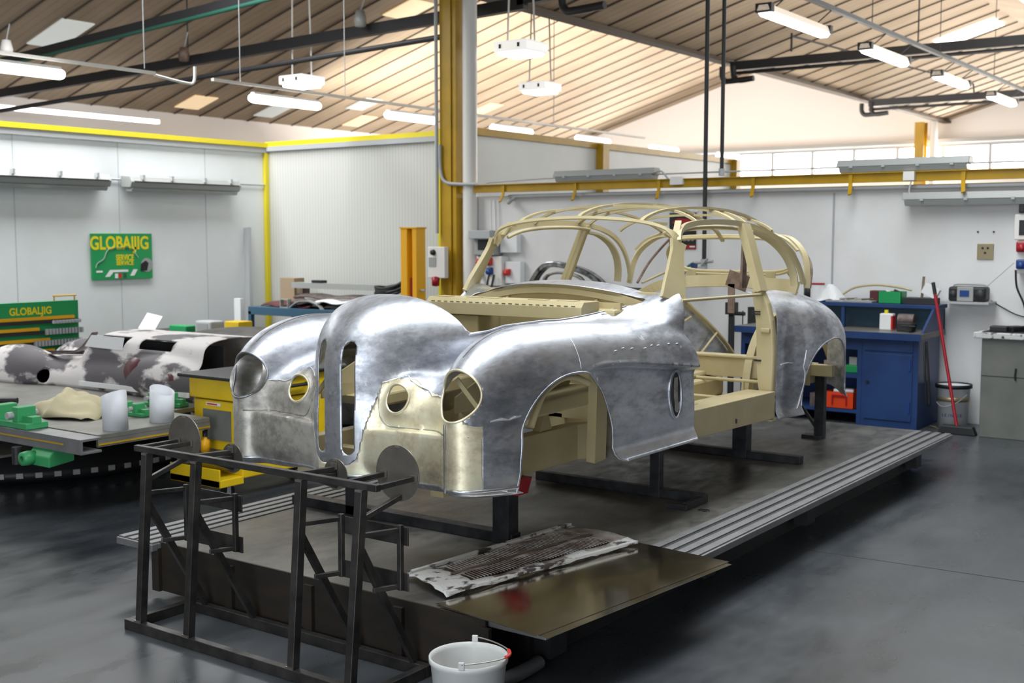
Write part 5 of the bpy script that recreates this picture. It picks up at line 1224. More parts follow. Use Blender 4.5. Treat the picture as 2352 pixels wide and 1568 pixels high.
MB().box(-7.9, -6.6, 5.60, 5.62, .55, .90).build('interior_shade', 'black', c)  # black sheet added to paint the shade inside the shell
MB().strip(smooth_pts([(-8.45, 5.42, .755), (-8.10, 5.42, .80), (-7.95, 5.42, .88), (-7.86, 5.42, .955)], 4), .05, .012, (0, 1, 0)).build('windscreen_pillar', 'crust_dark', c)
MB().prism([(-7.93, .85), (-7.47, .845), (-7.44, .94), (-7.84, .942)], 5.372, 5.378, 'Y').build('window_cover', 'white', c)
MB().prism([(-8.9, .725), (-8.15, .765), (-8.15, .795), (-8.8, .755)], 5.50, 5.52, 'Y').build('bonnet_gap', 'black', c)
MB().lathe((-7.25, 5.298, .70), [(0, -.015), (.09, -.008), (.11, .03)], 20, 'Y').build('maroon_patch', 'maroon', c)
MB().lathe((-6.78, 5.270, .68), [(0, -.012), (.045, -.006), (.06, .02)], 20, 'Y').build('maroon_patch', 'maroon', c)
MB().strip([(-7.9, 5.30, .575), (-6.60, 5.28, .585)], .035, .02, (0, 0, 1)).build('sill_strip', 'white', c)
# dark carcass on the floor behind the cart
c = thing('dark_car_shell', 'dark stripped bodywork behind the yellow cart and the patched shell', 'car shell', (-8.2, 8.0, 0))
def F_dk(x, y, z): return smax(ell(y - 7.82, .66, z - .46, .34, np.abs(x + 8.3) - .4, 1.15, 2.4), .06 - z, .02)
P, Q = surface_net(F_dk, -10.1, -6.4, 7.2, 8.8, .0, .90, .05); P, Q = clip_mesh(P, Q, lambda x, y, z: np.maximum(np.abs(x + 8.4) - .9, np.abs(z - .45) - .12) + (y > 7.9) * 5)
shell('carcass_skin', P, Q, 'black_shell', c, .01)
MB().tube(smooth_pts([(-9.2, 7.24, .68), (-8.5, 7.18, .70), (-7.8, 7.18, .62), (-7.3, 7.24, .5)], 4), .02, 8).build('white_seal', 'white', c)
for k in range(4): MB().box(-9.4 + .75 * k, -9.32 + .75 * k, 7.9, 7.98, 0, .2).build('leg', 'steel_dark', c)
# low black table with boxes by the corner
c = thing('side_table', 'low dark table in the corner left of the blue rack', 'table', (-10.6, 8.9, 0))
MB().box(-11.5, -9.4, 8.5, 9.3, .56, .60).build('table_top', 'steel_dark', c)
for x in (-11.45, -9.5):
    for y in (8.55, 9.22): MB().box(x, x + .05, y, y + .05, 0, .56).build('leg', 'steel_dark', c)
one(MB().box(-10.05, -9.82, 8.55, 8.75, .60, .765), 'plastic_box', 'cartyellow', 'yellow box on the low dark table beside the blue rack', 'box', None, .01)
c = thing('parts_box', 'grey moulded box left of the yellow box on the low dark table', 'box', (-10.45, 8.6, .6)); MB().box(-10.55, -10.28, 8.55, 8.75, .60, .75).build('box_body', 'conduit', c, .02); MB().box(-10.5, -10.33, 8.545, 8.55, .63, .72).build('box_panel', 'lampbody', c)
one(MB().box(-11.0, -10.7, 8.55, 8.7, .60, .68), 'plastic_tray', 'green', 'small green tray on the low dark table', 'tray', None, .01)
one(MB().bar((-11.35, 8.50, .605), (-11.33, 8.62, .78), .28, .012, (0, 1, 0)), 'sheet_panel', 'white', 'white panel leaning on the low dark table', 'panel')
# ---- yellow tool cart
c = thing('tool_cart', 'yellow tool cart with a black top, standing left of the car nose', 'cart', (-6.04, 5.45, 0))
MB().box(-6.27, -5.80, 5.06, 5.98, .13, .62).build('cabinet', 'cartyellow', c, .008)
MB().box(-6.29, -5.78, 5.04, 6.0, .63, .765).build('top_drawer', 'cartyellow', c, .008)
MB().box(-6.34, -5.74, 4.98, 6.06, .768, .792).build('top_mat', 'black', c, .008)
MB().box(-6.28, -5.79, 4.86, 5.06, .10, .15).box(-6.28, -5.79, 4.86, 4.87, .10, .22).build('lower_bumper', 'cartyellow', c, .006)
MB().box(-6.27, -5.80, 4.88, 5.058, .28, .30).build('side_tray', 'black', c, .004)
MB().tube([(-5.77, 5.3, .70), (-5.74, 5.3, .70), (-5.74, 5.6, .70), (-5.77, 5.6, .70)], .012, 8).build('handle', 'black', c)
MB().box(-6.17, -5.90, 5.052, 5.058, .36, .56).build('pocket', 'binGrey', c); MB().box(-6.14, -6.0, 5.055, 5.059, .585, .605).build('sticker', 'white', c); MB().box(-6.13, -6.03, 5.053, 5.0545, .59, .60).build('sticker_mark', 'red_bright', c)
for x in (-6.22, -5.86):
    for y in (4.98, 5.9):
        w_ = MB().cyl((x - .015, y, .05), (x + .015, y, .05), .05, 20).build('caster', 'black', c); MB().box(x - .022, x + .022, y - .012, y + .012, .045, .11).build('caster_fork', 'conduit', w_); MB().cyl((x - .018, y, .05), (x + .018, y, .05), .018, 12).build('hub', 'conduit', w_)
def bottle(x, y, z, r_, h_, m_, cap, capm, label, grp='bottles on the cart side tray', name='bottle', nozzle=False):
    c = thing(name, label, 'bottle', (x, y, z), grp)
    MB().lathe((x, y, z), [(0, 0), (r_, 0), (r_, h_ * .72), (r_ * .4, h_ * .88), (r_ * .4, h_), (0, h_)], 16).build('bottle_body', m_, c)
    MB().lathe((x, y, z + h_), [(r_ * .55, 0), (r_ * .55, cap), (0, cap)], 14).build('cap', capm, c)
    if nozzle: MB().bar((x, y, z + h_ + cap), (x + r_ * 1.3, y - .01, z + h_ + cap * 1.5), r_ * .5).build('trigger', 'black', c)
bottle(-6.20, 4.96, .30, .028, .11, 'white', .05, 'navy', 'white bottle with a blue cap on the cart side tray')
bottle(-6.12, 4.95, .30, .022, .12, 'white', .03, 'white', 'slim white bottle beside the blue-capped one on the cart tray')
bottle(-6.03, 4.95, .30, .03, .10, 'orange', .04, 'black', 'orange spray bottle with black trigger on the cart tray', nozzle=True)
c = thing('heat_gun', 'black and yellow hand tool lying on the black cart top', 'tool', (-6.0, 5.3, .795)); MB().cyl((-6.02, 5.25, .82), (-5.85, 5.32, .82), .025, 14).build('tool_body', 'cartyellow', c); MB().cyl((-5.85, 5.32, .82), (-5.78, 5.35, .82), .02, 14, .015).build('nozzle', 'black', c); MB().bar((-6.0, 5.26, .81), (-6.02, 5.2, .80), .02).build('grip', 'black', c)

# ---- blue rack with scrap panels along the ribbed wall
c = thing('storage_rack', 'blue-grey steel rack loaded with scrap panels against the ribbed wall', 'rack', (-10.1, 10.4, 0))
MB().box(-11.45, -8.95, 10.15, 10.95, .74, .80).build('deck', 'bluesteel', c, .004); MB().box(-11.45, -8.95, 10.13, 10.15, .70, .80).build('front_beam', 'bluesteel', c, .004)
MB().box(-11.45, -8.95, 10.2, 10.9, .25, .28).build('lower_shelf', 'bluesteel', c)
for x in (-11.45, -9.0):
    for y in (10.13, 10.88): MB().box(x, x + .05, y, y + .06, 0, .74).build('leg', 'bluesteel', c)
one(MB().box(-11.62, -11.50, 10.05, 10.12, 0, .90), 'white_post', 'white', 'short white post at the left end of the blue rack', 'post')
scrap = [((-10.9, 10.45, .83), (.9, .45, .05), 'maroon', 'maroon body panel on the left end of the blue rack'), ((-10.55, 10.35, .88), (.6, .30, .04), 'crust_dark', 'brown stripped panel stacked on the blue rack'), ((-9.7, 10.5, .83), (1.2, .5, .06), 'crust_dark', 'long brown panel on the right half of the blue rack'),
         ((-9.9, 10.35, .90), (1.0, .25, .03), 'white', 'white strip panel lying on the brown ones'), ((-10.2, 10.6, .94), (1.5, .4, .04), 'crust_dark', 'upper dark panel at the back of the blue rack')]
rnd = random.Random(8)
for (x, y, z), (a, b_, h_), m_, lb in scrap:
    mb = MB(); n = 12; ny = 6
    for i in range(n + 1):
        for j in range(ny + 1):
            u_, v_ = i / n - .5, j / ny - .5; mb.v.append((x + a * u_ + .02 * math.sin(v_ * 9), y + b_ * v_ + .02 * math.sin(u_ * 11), z - .02 + h_ * (1.0 - 3 * v_ * v_) + .012 * math.sin(u_ * 14)))
    for i in range(n):
        for j in range(ny): mb.f.append((i * (ny + 1) + j, (i + 1) * (ny + 1) + j, (i + 1) * (ny + 1) + j + 1, i * (ny + 1) + j + 1)); mb.sm.append(True)
    o = one(mb, 'scrap_panel', m_, lb, 'panel', 'scrap panels on the blue rack'); md = o.modifiers.new('t', 'SOLIDIFY'); md.thickness = .012
c = thing('arched_bracket', 'pale arched metal piece on the blue rack front', 'metal piece', (-10.5, 10.22, .8)); MB().strip(smooth_pts([(-10.75, 10.2, .81), (-10.62, 10.2, .88), (-10.45, 10.2, .90), (-10.28, 10.2, .86), (-10.2, 10.2, .80)], 4), .05, .012, (0, 1, 0)).build('arch', 'lampbody', c); MB().box(-10.92, -10.78, 10.18, 10.24, .80, .81).box(-10.92, -10.78, 10.18, 10.24, .90, .91).box(-10.92, -10.91, 10.18, 10.24, .81, .90).box(-10.79, -10.78, 10.18, 10.24, .81, .90).build('square_frame', 'lampbody', c)
one(MB().box(-11.1, -9.05, 10.55, 10.68, 1.03, 1.10), 'light_beam', 'lampbody', 'long pale metal beam across the top of the blue rack load', 'beam')
for x in (-11.0, -9.2): one(MB().box(x, x + .1, 10.55, 10.68, .96, 1.03), 'spacer_block', 'wood', 'wood block under the ' + ('left' if x < -10 else 'right') + ' end of the pale beam', 'block')
one(MB().box(-11.38, -11.12, 10.62, 10.80, .80, 1.15), 'carton', 'cardboard', 'brown carton at the left end of the blue rack, by the yellow corner', 'carton')
one(MB().box(-10.75, -10.57, 10.56, 10.66, 1.10, 1.135), 'dark_block', 'black', 'small black block on top of the pale beam', 'block', None, .006)
mb = MB(); rnd = random.Random(5)
for k in range(5): mb.tube(smooth_pts([(-9.25 + .22 * math.cos(a) + rnd.uniform(-.03, .03), 10.4 + .1 * math.sin(a), .98 + .02 * k + .09 * max(0, math.cos(a - .3)) + rnd.uniform(0, .03)) for a in np.linspace(0, 6.0, 9)], 4), .02, 8)
o = one(mb, 'cable_heap', 'black', 'heap of black cables at the right end of the blue rack', 'cables', None)
# ---- orange post lift
c = thing('post_lift', 'orange double-flange lift post rising behind the car nose', 'lift post', (-8.16, 9.5, 0))
MB().box(-8.28, -8.19, 9.45, 9.60, 0, 1.77).build('flange', 'orange', c, .004); MB().box(-8.12, -8.06, 9.45, 9.60, 0, 1.77).build('flange', 'orange', c, .004); MB().box(-8.19, -8.12, 9.56, 9.60, 0, 1.77).build('web', 'yellow', c); MB().box(-8.29, -8.05, 9.44, 9.61, 1.77, 1.785).build('cap_plate', 'orange', c); MB().box(-8.18, -8.13, 9.49, 9.55, .9, 1.25).build('carriage', 'red', c); MB().box(-8.45, -7.9, 9.3, 9.75, 0, .02).build('base_plate', 'orange', c)
MB().cyl((-8.05, 9.5, 1.12), (-7.99, 9.5, 1.12), .012, 8).build('pin', 'conduit', c)

# ---- electrics by the yellow column
def socket(parent, x, y, z, m_, s=.055):
    o = MB().cbox((x, y, z), (s * 1.5, s, s * 1.5)).build('socket_flap', m_, parent, .012); MB().lathe((x, y - s * .5, z - .01), [(0, -.02), (s * .55, -.02), (s * .6, .01)], 14, 'Y').build('socket_ring', m_, o)
c = thing('socket_box', 'white socket box with a black knob on the yellow column, red plug below', 'socket box', (-8.82, 10.7, 1.38))
MB().box(-8.92, -8.66, 10.66, 10.73, 1.20, 1.565).build('box_body', 'white_pipe', c, .008); MB().lathe((-8.83, 10.66, 1.50), [(0, -.03), (.03, -.03), (.035, 0)], 14, 'Y').build('knob', 'black', c); MB().box(-8.90, -8.79, 10.655, 10.66, 1.33, 1.44).build('breaker_window', 'lampbody', c); MB().lathe((-8.80, 10.66, 1.17), [(0, -.07), (.045, -.06), (.05, .04), (0, .05)], 14, 'Z').build('plug', 'red', c)
c = thing('distribution_board', 'grey distribution board with red and blue sockets right of the yellow column', 'distribution board', (-8.15, 10.9, 1.4))
MB().box(-8.34, -8.06, 10.80, 10.99, 1.47, 1.75).build('upper_box', 'lampbody', c, .01); MB().box(-8.36, -8.05, 10.72, 10.80, 1.66, 1.755).build('hood', 'conduit', c, .006); MB().box(-8.28, -8.10, 10.793, 10.80, 1.53, 1.65).build('breaker_window', 'black', c)
MB().box(-8.34, -7.98, 10.85, 10.99, 1.12, 1.46).build('socket_panel', 'white_pipe', c, .008)
socket(c, -8.28, 10.84, 1.39, 'red_bright'); socket(c, -8.15, 10.83, 1.40, 'red_bright', .06); socket(c, -8.28, 10.84, 1.27, 'navy'); socket(c, -8.14, 10.84, 1.29, 'navy')
MB().box(-8.04, -7.80, 10.9, 10.99, 1.50, 1.72).build('side_box', 'white', c, .008)
c = thing('socket_box', 'small white box with a single red socket, left of the car pillar', 'socket box', (-7.9, 10.9, 1.27)); MB().box(-7.97, -7.75, 10.90, 10.99, 1.15, 1.40).build('box_body', 'white', c, .008); socket(c, -7.92, 10.88, 1.28, 'red_bright', .05)
for k, (x, t_) in enumerate(((-8.24, .4), (-8.12, .6), (-8.05, .5))):
    c = one(MB().tube(smooth_pts([(x, 10.80, 1.25), (x - .02, 10.76, 1.05), (x - .08 * t_, 10.74, .8), (x - .22 + .1 * k, 10.74, .45), (x - .3, 10.76, .02)], 5), .012, 8), 'power_cable', 'black', ('leftmost', 'middle', 'rightmost')[k] + ' black cable hanging from the distribution board', 'cable', 'cables of the distribution board')
for x in (-8.20, -8.14): one(MB().tube([(x, 10.95, 1.76), (x - .01, 10.95, 2.1)], .010, 8), 'conduit_drop', 'white_pipe', 'thin conduit entering the distribution board from above, ' + ('left one' if x < -8.17 else 'right one'), 'conduit')
one(MB().lathe((-8.98, 10.98, 2.42), [(0, -.04), (.05, -.035), (.06, .02), (0, .03)], 18, 'Y'), 'alarm_dome', 'white', 'small round white box on the ribbed wall top right', 'box')
one(MB().tube(smooth_pts([(-8.98, 11.02, 2.46), (-8.98, 11.03, 2.7), (-9.02, 11.03, 2.82)], 4), .010, 8), 'thin_cable', 'white_pipe', 'thin pale cable above the round white wall box', 'cable')
# poster with a red car, behind the roof hoops
c = thing('wall_poster', 'dark poster with a red car, on the wall behind the roof hoops', 'poster', (-5.75, 10.99, 1.74))
MB().box(-5.90, -5.59, 10.988, 10.996, 1.555, 1.93).build('sheet', 'black', c)
mb = MB().prism([(-5.87, 1.83), (-5.80, 1.875), (-5.70, 1.87), (-5.62, 1.85), (-5.61, 1.80), (-5.70, 1.79), (-5.80, 1.80)], 10.984, 10.987, 'Y').build('car_picture', 'red', c)
MB().box(-5.90, -5.59, 10.984, 10.987, 1.557, 1.60).build('bottom_band', 'red', c); MB().box(-5.66, -5.60, 10.982, 10.984, 1.575, 1.59).build('mark', 'white', c); MB().box(-5.92, -5.57, 10.99, 10.996, 1.94, 2.02).build('paper_strip', 'white', c)
for k in range(6): MB().box(-5.87 + .045 * k, -5.84 + .045 * k, 10.984, 10.987, 1.64, 1.67).build('small_picture', 'brass' if k % 2 else 'lampbody', c)
# chrome grille shell on a stool-like cabinet behind the car
c = thing('cabinet', 'low grey cabinet behind the car, carrying the chrome arch', 'cabinet', (-6.9, 10.7, 0)); MB().box(-7.45, -6.35, 10.45, 10.97, .0, 1.15).build('carcass', 'binGrey', c, .01); MB().box(-7.4, -6.92, 10.44, 10.45, .05, 1.1).build('door', 'binGrey', c); MB().box(-6.88, -6.4, 10.44, 10.45, .05, 1.1).build('door', 'binGrey', c)
c = thing('chrome_arch', 'tarnished chrome arched trim piece seen behind the windscreen opening', 'trim piece', (-6.9, 10.6, 1.15))
MB().strip(smooth_pts([(-7.34, 10.55, 1.17), (-7.25, 10.55, 1.30), (-7.12, 10.55, 1.385), (-6.9, 10.55, 1.375), (-6.65, 10.55, 1.31), (-6.5, 10.55, 1.23), (-6.42, 10.55, 1.16)], 5), .10, .06, (0, 1, 0)).build('outer_arch', 'chrome', c, .01); MB().strip(smooth_pts([(-7.18, 10.52, 1.17), (-7.12, 10.52, 1.27), (-6.95, 10.52, 1.30), (-6.72, 10.52, 1.26), (-6.62, 10.52, 1.16)], 5), .05, .03, (0, 1, 0)).build('inner_arch', 'alu_dull', c, .006)
# welding and air gear on the wall behind the door opening
one(MB().tube(smooth_pts([(-5.49, 10.75, 1.42), (-5.58, 10.76, 1.36), (-5.64, 10.8, 1.2), (-5.62, 10.82, 1.0), (-5.56, 10.84, .9)], 5), .014, 8), 'air_hose', 'darkgreen', 'short green air hose hanging below the pipe valves', 'hose')
c = thing('bar_stand', 'black vertical bar stand with a sliding clamp, behind the door opening', 'stand', (-5.04, 10.7, 0)); MB().box(-5.065, -5.015, 10.68, 10.72, 0, 1.08).build('bar', 'steel_dark', c); MB().box(-5.09, -4.99, 10.65, 10.75, .92, 1.04).build('clamp', 'steel_dark', c, .006); MB().cyl((-5.0, 10.7, .93), (-4.90, 10.7, .93), .02, 10).build('knob', 'steel_dark', c); MB().tube([(-4.92, 10.7, .96), (-4.92, 10.7, .78)], .006, 6).build('rod', 'steel_dark', c); MB().box(-5.2, -4.9, 10.5, 10.9, 0, .02).build('foot', 'steel_dark', c)
one(MB().box(-4.86, -4.79, 10.68, 10.74, 0, 1.0), 'square_post', 'steel_dark', 'black square post beside the left end of the blue workbench', 'post')
for k, (x, z0, z1) in enumerate(((-5.86, 1.22, 1.36), (-5.93, 1.2, 1.26))): one(MB().cyl((x, 10.987, z0), (x, 10.987, z1), .012, 8), 'file_handle', 'black', ('taller', 'shorter')[k] + ' black handle on the wall just right of the car pillar', 'handle')

# ---- blue workbench
bx0, bx1 = -4.75, -3.08
c = thing('workbench', 'blue steel workbench with drawer cabinet and raised back shelf, right rear', 'workbench', (-3.9, 10.6, 0))
MB().box(-3.58, bx1, 10.30, 10.92, .0, .80).build('cabinet', 'blue', c, .005)
d = MB().box(-3.55, -3.13, 10.288, 10.30, .07, .66).build('door', 'blue', c, .004); MB().cyl((-3.52, 10.288, .40), (-3.52, 10.275, .40), .014, 10).build('lock', 'black', d); MB().box(-3.155, -3.14, 10.275, 10.288, .52, .62).box(-3.155, -3.14, 10.275, 10.288, .15, .25).build('hinge', 'navy', d)
d = MB().box(-3.55, -3.13, 10.288, 10.30, .68, .79).build('drawer', 'blue', c, .004); MB().box(-3.50, -3.20, 10.275, 10.288, .765, .78).build('handle', 'navy', d)
for x in (bx0, -3.62): MB().box(x, x + .04, 10.30, 10.92, 0, .80).build('side_panel', 'blue', c)
MB().box(bx0 + .04, -3.62, 10.33, 10.9, .10, .13).build('bottom_shelf', 'blue', c); MB().box(bx0 + .04, -3.62, 10.33, 10.9, .42, .46).build('middle_shelf', 'blue', c); MB().box(bx0 + .04, -3.62, 10.30, 10.33, .68, .80).build('front_rail', 'blue', c); MB().box(bx0, -3.58, 10.90, 10.92, 0, .8).build('back_panel', 'navy', c)
MB().box(bx0 - .03, bx1 + .04, 10.22, 10.95, .80, .85).build('worktop', 'grey_table', c, .004); MB().box(bx0 - .03, bx1 + .04, 10.21, 10.222, .79, .85).build('worktop_edge', 'blue', c)
MB().box(-4.45, bx1 + .03, 10.92, 10.95, .85, 1.06).build('splashback', 'bluesteel', c); MB().box(-4.45, bx1 + .05, 10.62, 10.95, 1.045, 1.08).build('back_shelf', 'blue', c, .004)
MB().prism([(10.62, 1.05), (10.95, 1.05), (10.95, .85), (10.30, .85)], bx1 + .01, bx1 + .03, 'X').build('side_wing', 'blue', c)
for x in (-4.44, -3.9): MB().box(x, x + .03, 10.63, 10.66, .85, 1.045).build('shelf_post', 'blue', c)
one(MB().box(-4.14, -3.93, 10.34, 10.62, .13, .27).box(-4.09, -3.98, 10.325, 10.34, .17, .235), 'storage_bin', 'redorange', 'red-orange storage bin on the bottom shelf of the blue workbench', 'bin') if False else None
MT['redorange'] = mat('red_orange_plastic', (0.75, 0.06, 0.01), 0.4)
c = thing('storage_bin', 'red-orange storage bin on the bottom shelf of the blue workbench', 'bin', (-3.78, 10.45, .13)); mb = MB().box(-3.92, -3.66, 10.34, 10.345, .13, .28).box(-3.92, -3.66, 10.655, 10.66, .13, .28).box(-3.92, -3.915, 10.34, 10.66, .13, .28).box(-3.665, -3.66, 10.34, 10.66, .13, .28).box(-3.92, -3.66, 10.34, 10.66, .13, .135); mb.build('tub', 'redorange', c); MB().box(-3.86, -3.72, 10.325, 10.34, .24, .255).box(-3.86, -3.85, 10.325, 10.34, .16, .24).box(-3.73, -3.72, 10.325, 10.34, .16, .24).build('finger_pull', 'red', c); MB().cbox((-3.79, 10.45, .285), (.18, .12, .03), rz=.3).build('contents', 'white', c, .01)
one(MB().box(-4.08, -3.98, 10.36, 10.5, .13, .25), 'tin', 'crust_dark', 'dull tin left of the red-orange bin', 'tin')
one(MB().box(-3.78, -3.64, 10.36, 10.6, .46, .53), 'small_box', 'green', 'small green box on the middle shelf of the workbench', 'box', None, .01)
one(MB().box(-3.86, -3.74, 10.40, 10.55, .535, .60) if False else MB().box(-3.96, -3.84, 10.38, 10.52, .46, .56), 'small_box', 'cardboard', 'pale carton beside the green box on the middle shelf', 'box')
one(MB().box(-3.73, -3.66, 10.4, 10.5, .53, .60), 'small_box', 'lampbody', 'grey carton on top of the green box', 'box')
# on the worktop
c = thing('canister', 'white rectangular thinner can on the workbench top', 'can', (-3.42, 10.55, .85)); MB().box(-3.50, -3.38, 10.50, 10.58, .85, 1.0).build('can_body', 'white', c, .01); MB().cyl((-3.45, 10.54, 1.0), (-3.45, 10.54, 1.03), .018, 12).build('cap', 'sign_yellow', c); MB().box(-3.395, -3.379, 10.495, 10.585, .86, .98).build('red_stripe', 'red_bright', c)
c = thing('bench_grinder', 'dark grimy bench vice beside the white can', 'vice', (-3.25, 10.5, .85)); MB().cyl((-3.33, 10.52, .95), (-3.19, 10.52, .95), .055, 18).build('vice_body', 'crust_dark', c); MB().cbox((-3.25, 10.48, .89), (.14, .12, .08)).build('base', 'steel_dark', c, .01); MB().cyl((-3.18, 10.3, .91), (-3.18, 10.5, .91), .02, 10).build('spindle', 'steel_dark', c); MB().cyl((-3.24, 10.3, .91), (-3.12, 10.3, .91), .007, 8).build('handle', 'steel_dark', c); c.name = 'bench_vice'
# on the back shelf
bottle(-4.28, 10.78, 1.08, .045, .16, 'black', .04, 'red', 'black bottle with a red cap at the left end of the back shelf', 'jars on the workbench shelf')
c = thing('paint_pot', 'white pot with a dark red lid on the back shelf', 'pot', (-4.17, 10.72, 1.08)); MB().cyl((-4.17, 10.72, 1.08), (-4.17, 10.72, 1.235), .065, 20).build('pot_body', 'white', c); MB().cyl((-4.17, 10.72, 1.235), (-4.17, 10.72, 1.25), .068, 20).build('lid', 'red', c)
mb = MB(); rnd = random.Random(2); n = 10
for i in range(n + 1):
    for j in range(n + 1):
        u_, v_ = i / n - .5, j / n - .5; mb.v.append((-4.02 + .26 * u_, 10.74 + .2 * v_, 1.083 + .16 * max(0, 1 - 4 * u_ * u_ - 3.6 * v_ * v_) * (.9 - u_) + rnd.uniform(0, .012)))
for i in range(n):
    for j in range(n): mb.f.append((i * (n + 1) + j, (i + 1) * (n + 1) + j, (i + 1) * (n + 1) + j + 1, i * (n + 1) + j + 1)); mb.sm.append(False)
o = one(mb, 'plastic_bag', 'white', 'crumpled white plastic bag on the back shelf beside the pot', 'bag'); md = o.modifiers.new('t', 'SOLIDIFY'); md.thickness = .003
c = thing('tool_tray', 'flat metal tray of small tools on the back shelf', 'tray', (-3.85, 10.7, 1.08)); MB().box(-4.06, -3.62, 10.64, 10.78, 1.08, 1.10).build('tray', 'lampbody', c, .004); 
for k in range(5): MB().cyl((-4.0 + .07 * k, 10.66, 1.112), (-3.95 + .075 * k, 10.76, 1.115), .008, 6).build('tool', 'conduit' if k % 2 else 'wood', c)
one(MB().tube(smooth_pts([(-3.98, 10.82, 1.13), (-3.85, 10.82, 1.21), (-3.65, 10.83, 1.24), (-3.45, 10.83, 1.225), (-3.32, 10.84, 1.20)], 5), .010, 8), 'cream_hoop', 'cream', 'bent cream tube lying behind the tools on the back shelf', 'tube')
c = thing('glove_pile', 'small dark red box behind the tools on the back shelf', 'box', (-3.62, 10.84, 1.08)); MB().box(-3.70, -3.58, 10.80, 10.90, 1.08, 1.19).build('box_body', 'maroon', c, .01); c.name = 'red_box'
c = thing('green_crate', 'small green crate with odds and ends on the back shelf', 'crate', (-3.46, 10.72, 1.08)); mb = MB()
mb.box(-3.57, -3.36, 10.66, 10.665, 1.08, 1.19).box(-3.57, -3.36, 10.815, 10.82, 1.08, 1.19).box(-3.57, -3.565, 10.66, 10.82, 1.08, 1.19).box(-3.365, -3.36, 10.66, 10.82, 1.08, 1.19).box(-3.57, -3.36, 10.66, 10.82, 1.08, 1.085); mb.build('crate_body', 'green', c); MB().cyl((-3.46, 10.72, 1.10), (-3.42, 10.74, 1.20), .03, 10).build('contents', 'black', c); MB().cyl((-3.52, 10.72, 1.10), (-3.50, 10.74, 1.195), .02, 10).build('contents', 'white', c)
c = thing('tool_caddy', 'open dark metal caddy at the right end of the back shelf', 'caddy', (-3.2, 10.74, 1.08)); MB().box(-3.34, -3.06, 10.66, 10.82, 1.08, 1.14).build('caddy_body', 'steel_dark', c, .004); MB().bar((-3.20, 10.74, 1.14), (-3.19, 10.75, 1.33), .02, .012).build('blade', 'wood', c)
one(MB().cbox((-3.12, 10.74, 1.20), (.14, .06, .09), ry=.45), 'white_carton', 'white', 'tilted white carton resting in the dark caddy', 'carton')
# broom, paint pail, grey bin
c = thing('broom', 'broom with a long dark red handle leaning on the workbench end', 'broom', (-2.75, 10.35, 0)); MB().cyl((-2.745, 10.33, .05), (-3.02, 10.45, 1.285), .0145, 12).build('handle', 'red', c); MB().cyl((-2.998, 10.441, 1.19), (-3.021, 10.451, 1.29), .0165, 12).build('grip', 'black', c); MB().prism([(-2.90, .0), (-2.58, .0), (-2.61, .075), (-2.87, .075)], 10.28, 10.37, 'Y').build('brush_head', 'steel_dark', c, .01)
c = thing('paint_pail', 'white paint pail with dark rim and a printed band, beside the broom', 'pail', (-2.92, 10.72, 0)); px_, py_ = -2.89, 10.72
MB().lathe((px_, py_, 0), [(0, .0), (.125, .0), (.14, .36), (.152, .362), (.152, .375), (.13, .37), (.118, .02), (0, .02)], 30).build('pail_body', 'white', c); MB().lathe((px_, py_, 0), [(.1375, .235), (.1393, .235), (.1405, .275), (.1387, .275)], 30).build('yellow_band', 'brass', c); MB().lathe((px_, py_, 0), [(.145, .352), (.157, .352), (.157, .385), (.145, .385), (.145, .352)], 30).build('rim', 'black', c)
MB().tube(smooth_pts([(px_ - .13, py_ - .06, .22), (px_ - .05, py_ - .14, .19), (px_ + .06, py_ - .135, .23), (px_ + .13, py_ - .05, .30)], 5), .004, 6).build('handle', 'conduit', c)
for k, chh in enumerate('LEINMIX'):
    a = R(-112 + k * 11); text(chh, .04, 'navy', c, (px_ + .1345 * math.cos(a), py_ + .1345 * math.sin(a), .115), (R(90), 0, a + R(90)), sx=.9)
one(MB().tube([(-3.00, 10.6, .004), (-3.04, 10.55, .012), (-2.95, 10.5, .004)], .006, 6), 'wire_scrap', 'brass', 'scrap of yellowish wire on the floor by the pail', 'wire')
c = thing('waste_bin', 'large grey-green metal bin with a dirty rim at the right edge', 'bin', (-2.2, 10.6, 0)); mb = MB(); x0, x1, y0, y1, H_ = -2.56, -1.7, 10.30, 10.92, .84
MB().box(x0, x1, y0, y1, 0.0, H_).build('bin_body', 'binGrey', c, .006); MB().box(x0 - .06, x1 + .05, y0 - .05, y1 + .04, H_, H_ + .05).build('rim', 'crust', c, .008)
MB().box(x0, x1, y0, y1, H_ + .045, H_ + .055).build('contents', 'black', c); 
for k in range(7): MB().cbox((-2.45 + .11 * k, 10.42 + .05 * (k % 3), H_ + .075), (.14, .10, .05), rz=k).build('rag', 'black', c, .01)
MB().box(x0 + .002, x1, y0 - .003, y0, .52, .526).build('seam', 'steel_dark', c); MB().tube([(-2.28, 10.29, .60), (-2.285, 10.285, .53), (-2.28, 10.29, .50)], .008, 6).build('latch', 'black', c)
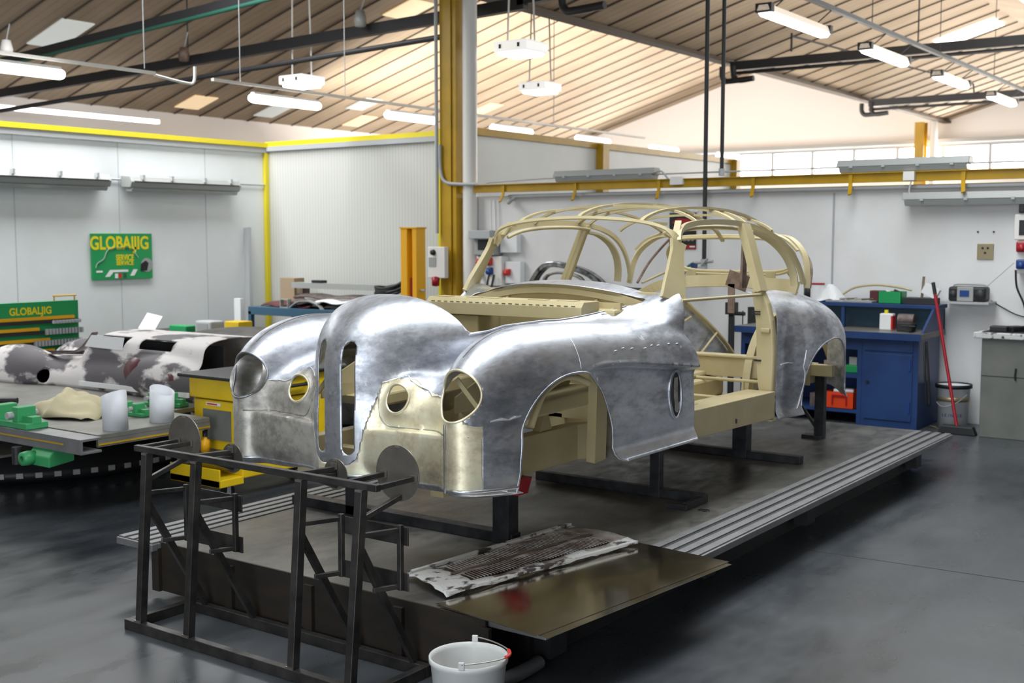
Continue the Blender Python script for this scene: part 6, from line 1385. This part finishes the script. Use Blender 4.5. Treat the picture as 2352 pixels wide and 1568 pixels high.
# radio on its wall shelf
one(MB().box(-3.03, -2.62, 10.72, 10.998, 1.095, 1.115), 'wall_shelf', 'conduit', 'small wall shelf under the radio, right of the workbench', 'shelf')
c = thing('radio', 'black and silver portable radio on the small wall shelf', 'radio', (-2.8, 10.85, 1.115)); MB().box(-2.98, -2.66, 10.77, 10.93, 1.115, 1.245).build('case', 'black', c, .02); MB().box(-2.90, -2.76, 10.755, 10.77, 1.118, 1.245).build('front_panel', 'lampbody', c, .006); MB().box(-2.875, -2.795, 10.75, 10.756, 1.16, 1.215).build('display', 'navy', c); MB().lathe((-2.71, 10.768, 1.178), [(0, -.01), (.04, -.008), (.048, .004)], 20, 'Y').build('speaker', 'steel_dark', c); MB().lathe((-2.94, 10.768, 1.178), [(0, -.01), (.03, -.008), (.036, .004)], 20, 'Y').build('speaker', 'steel_dark', c); MB().tube(smooth_pts([(-2.95, 10.85, 1.24), (-2.93, 10.85, 1.262), (-2.7, 10.85, 1.262), (-2.68, 10.85, 1.24)], 4), .007, 8).build('carry_handle', 'lampbody', c); MB().cyl((-2.68, 10.9, 1.25), (-2.47, 10.93, 1.46), .003, 6).build('aerial', 'lampbody', c)
one(MB().tube(smooth_pts([(-2.66, 10.97, 1.12), (-2.56, 10.98, 1.06), (-2.40, 10.98, .99), (-2.1, 10.98, .96)], 4), .006, 6), 'radio_cable', 'black', 'black cable trailing from the radio to the right', 'cable')
c = thing('socket_plate', 'square brass-coloured plate with three dark holes on the right wall part', 'plate', (-2.73, 10.99, 1.55)); MB().box(-2.80, -2.66, 10.985, 10.998, 1.485, 1.625).build('plate', 'brass', c, .002)
for dx, dz in ((-.022, .03), (.022, .03), (-.0, -.012)): MB().cyl((-2.73 + dx, 10.985, 1.555 + dz), (-2.73 + dx, 10.982, 1.555 + dz), .011, 12).build('hole', 'black', c)
for k, x in enumerate((-2.80, -2.665)): one(MB().cyl((x, 10.985, 1.73), (x, 11.0, 1.73), .008, 10), 'wall_plug', 'steel_dark', ('left', 'right')[k] + ' small dark wall plug above the brass plate', 'wall plug', 'wall plugs above the brass plate')
c = thing('distribution_board', 'white switch box with red and blue sockets at the right edge', 'distribution board', (-2.3, 10.9, 1.5)); MB().box(-2.46, -2.15, 10.84, 10.99, 1.66, 1.88).build('upper_box', 'white_pipe', c, .008); MB().box(-2.42, -2.2, 10.833, 10.84, 1.70, 1.83).build('breaker_window', 'black', c); MB().box(-2.44, -2.15, 10.86, 10.99, 1.37, 1.655).build('socket_panel', 'white_pipe', c, .008); socket(c, -2.39, 10.84, 1.60, 'red', .06); socket(c, -2.39, 10.84, 1.45, 'navy', .055); MB().cbox((-2.40, 10.84, 1.93), (.05, .05, .08)).build('gland', 'black', c, .01)
one(MB().tube(smooth_pts([(-2.43, 10.82, 1.40), (-2.42, 10.84, 1.25), (-2.36, 10.86, 1.1), (-2.33, 10.9, .92)], 5), .009, 8), 'power_cable', 'black', 'black cable hanging below the right switch box', 'cable', None)

one(MB().tube(smooth_pts([(-3.02, 10.26, .78), (-3.00, 10.22, .55), (-2.985, 10.24, .28), (-2.97, 10.27, .26), (-2.98, 10.26, .5), (-3.01, 10.27, .79)], 5), .010, 8), 'hanging_hose', 'black', 'black hose looped over the right end of the blue workbench', 'hose')
one(MB().cbox((-1.72, 3.55, .006), (.022, .014, .008), rz=.4), 'floor_scrap', 'black', 'tiny dark scrap lying on the open floor, lower right', 'scrap')
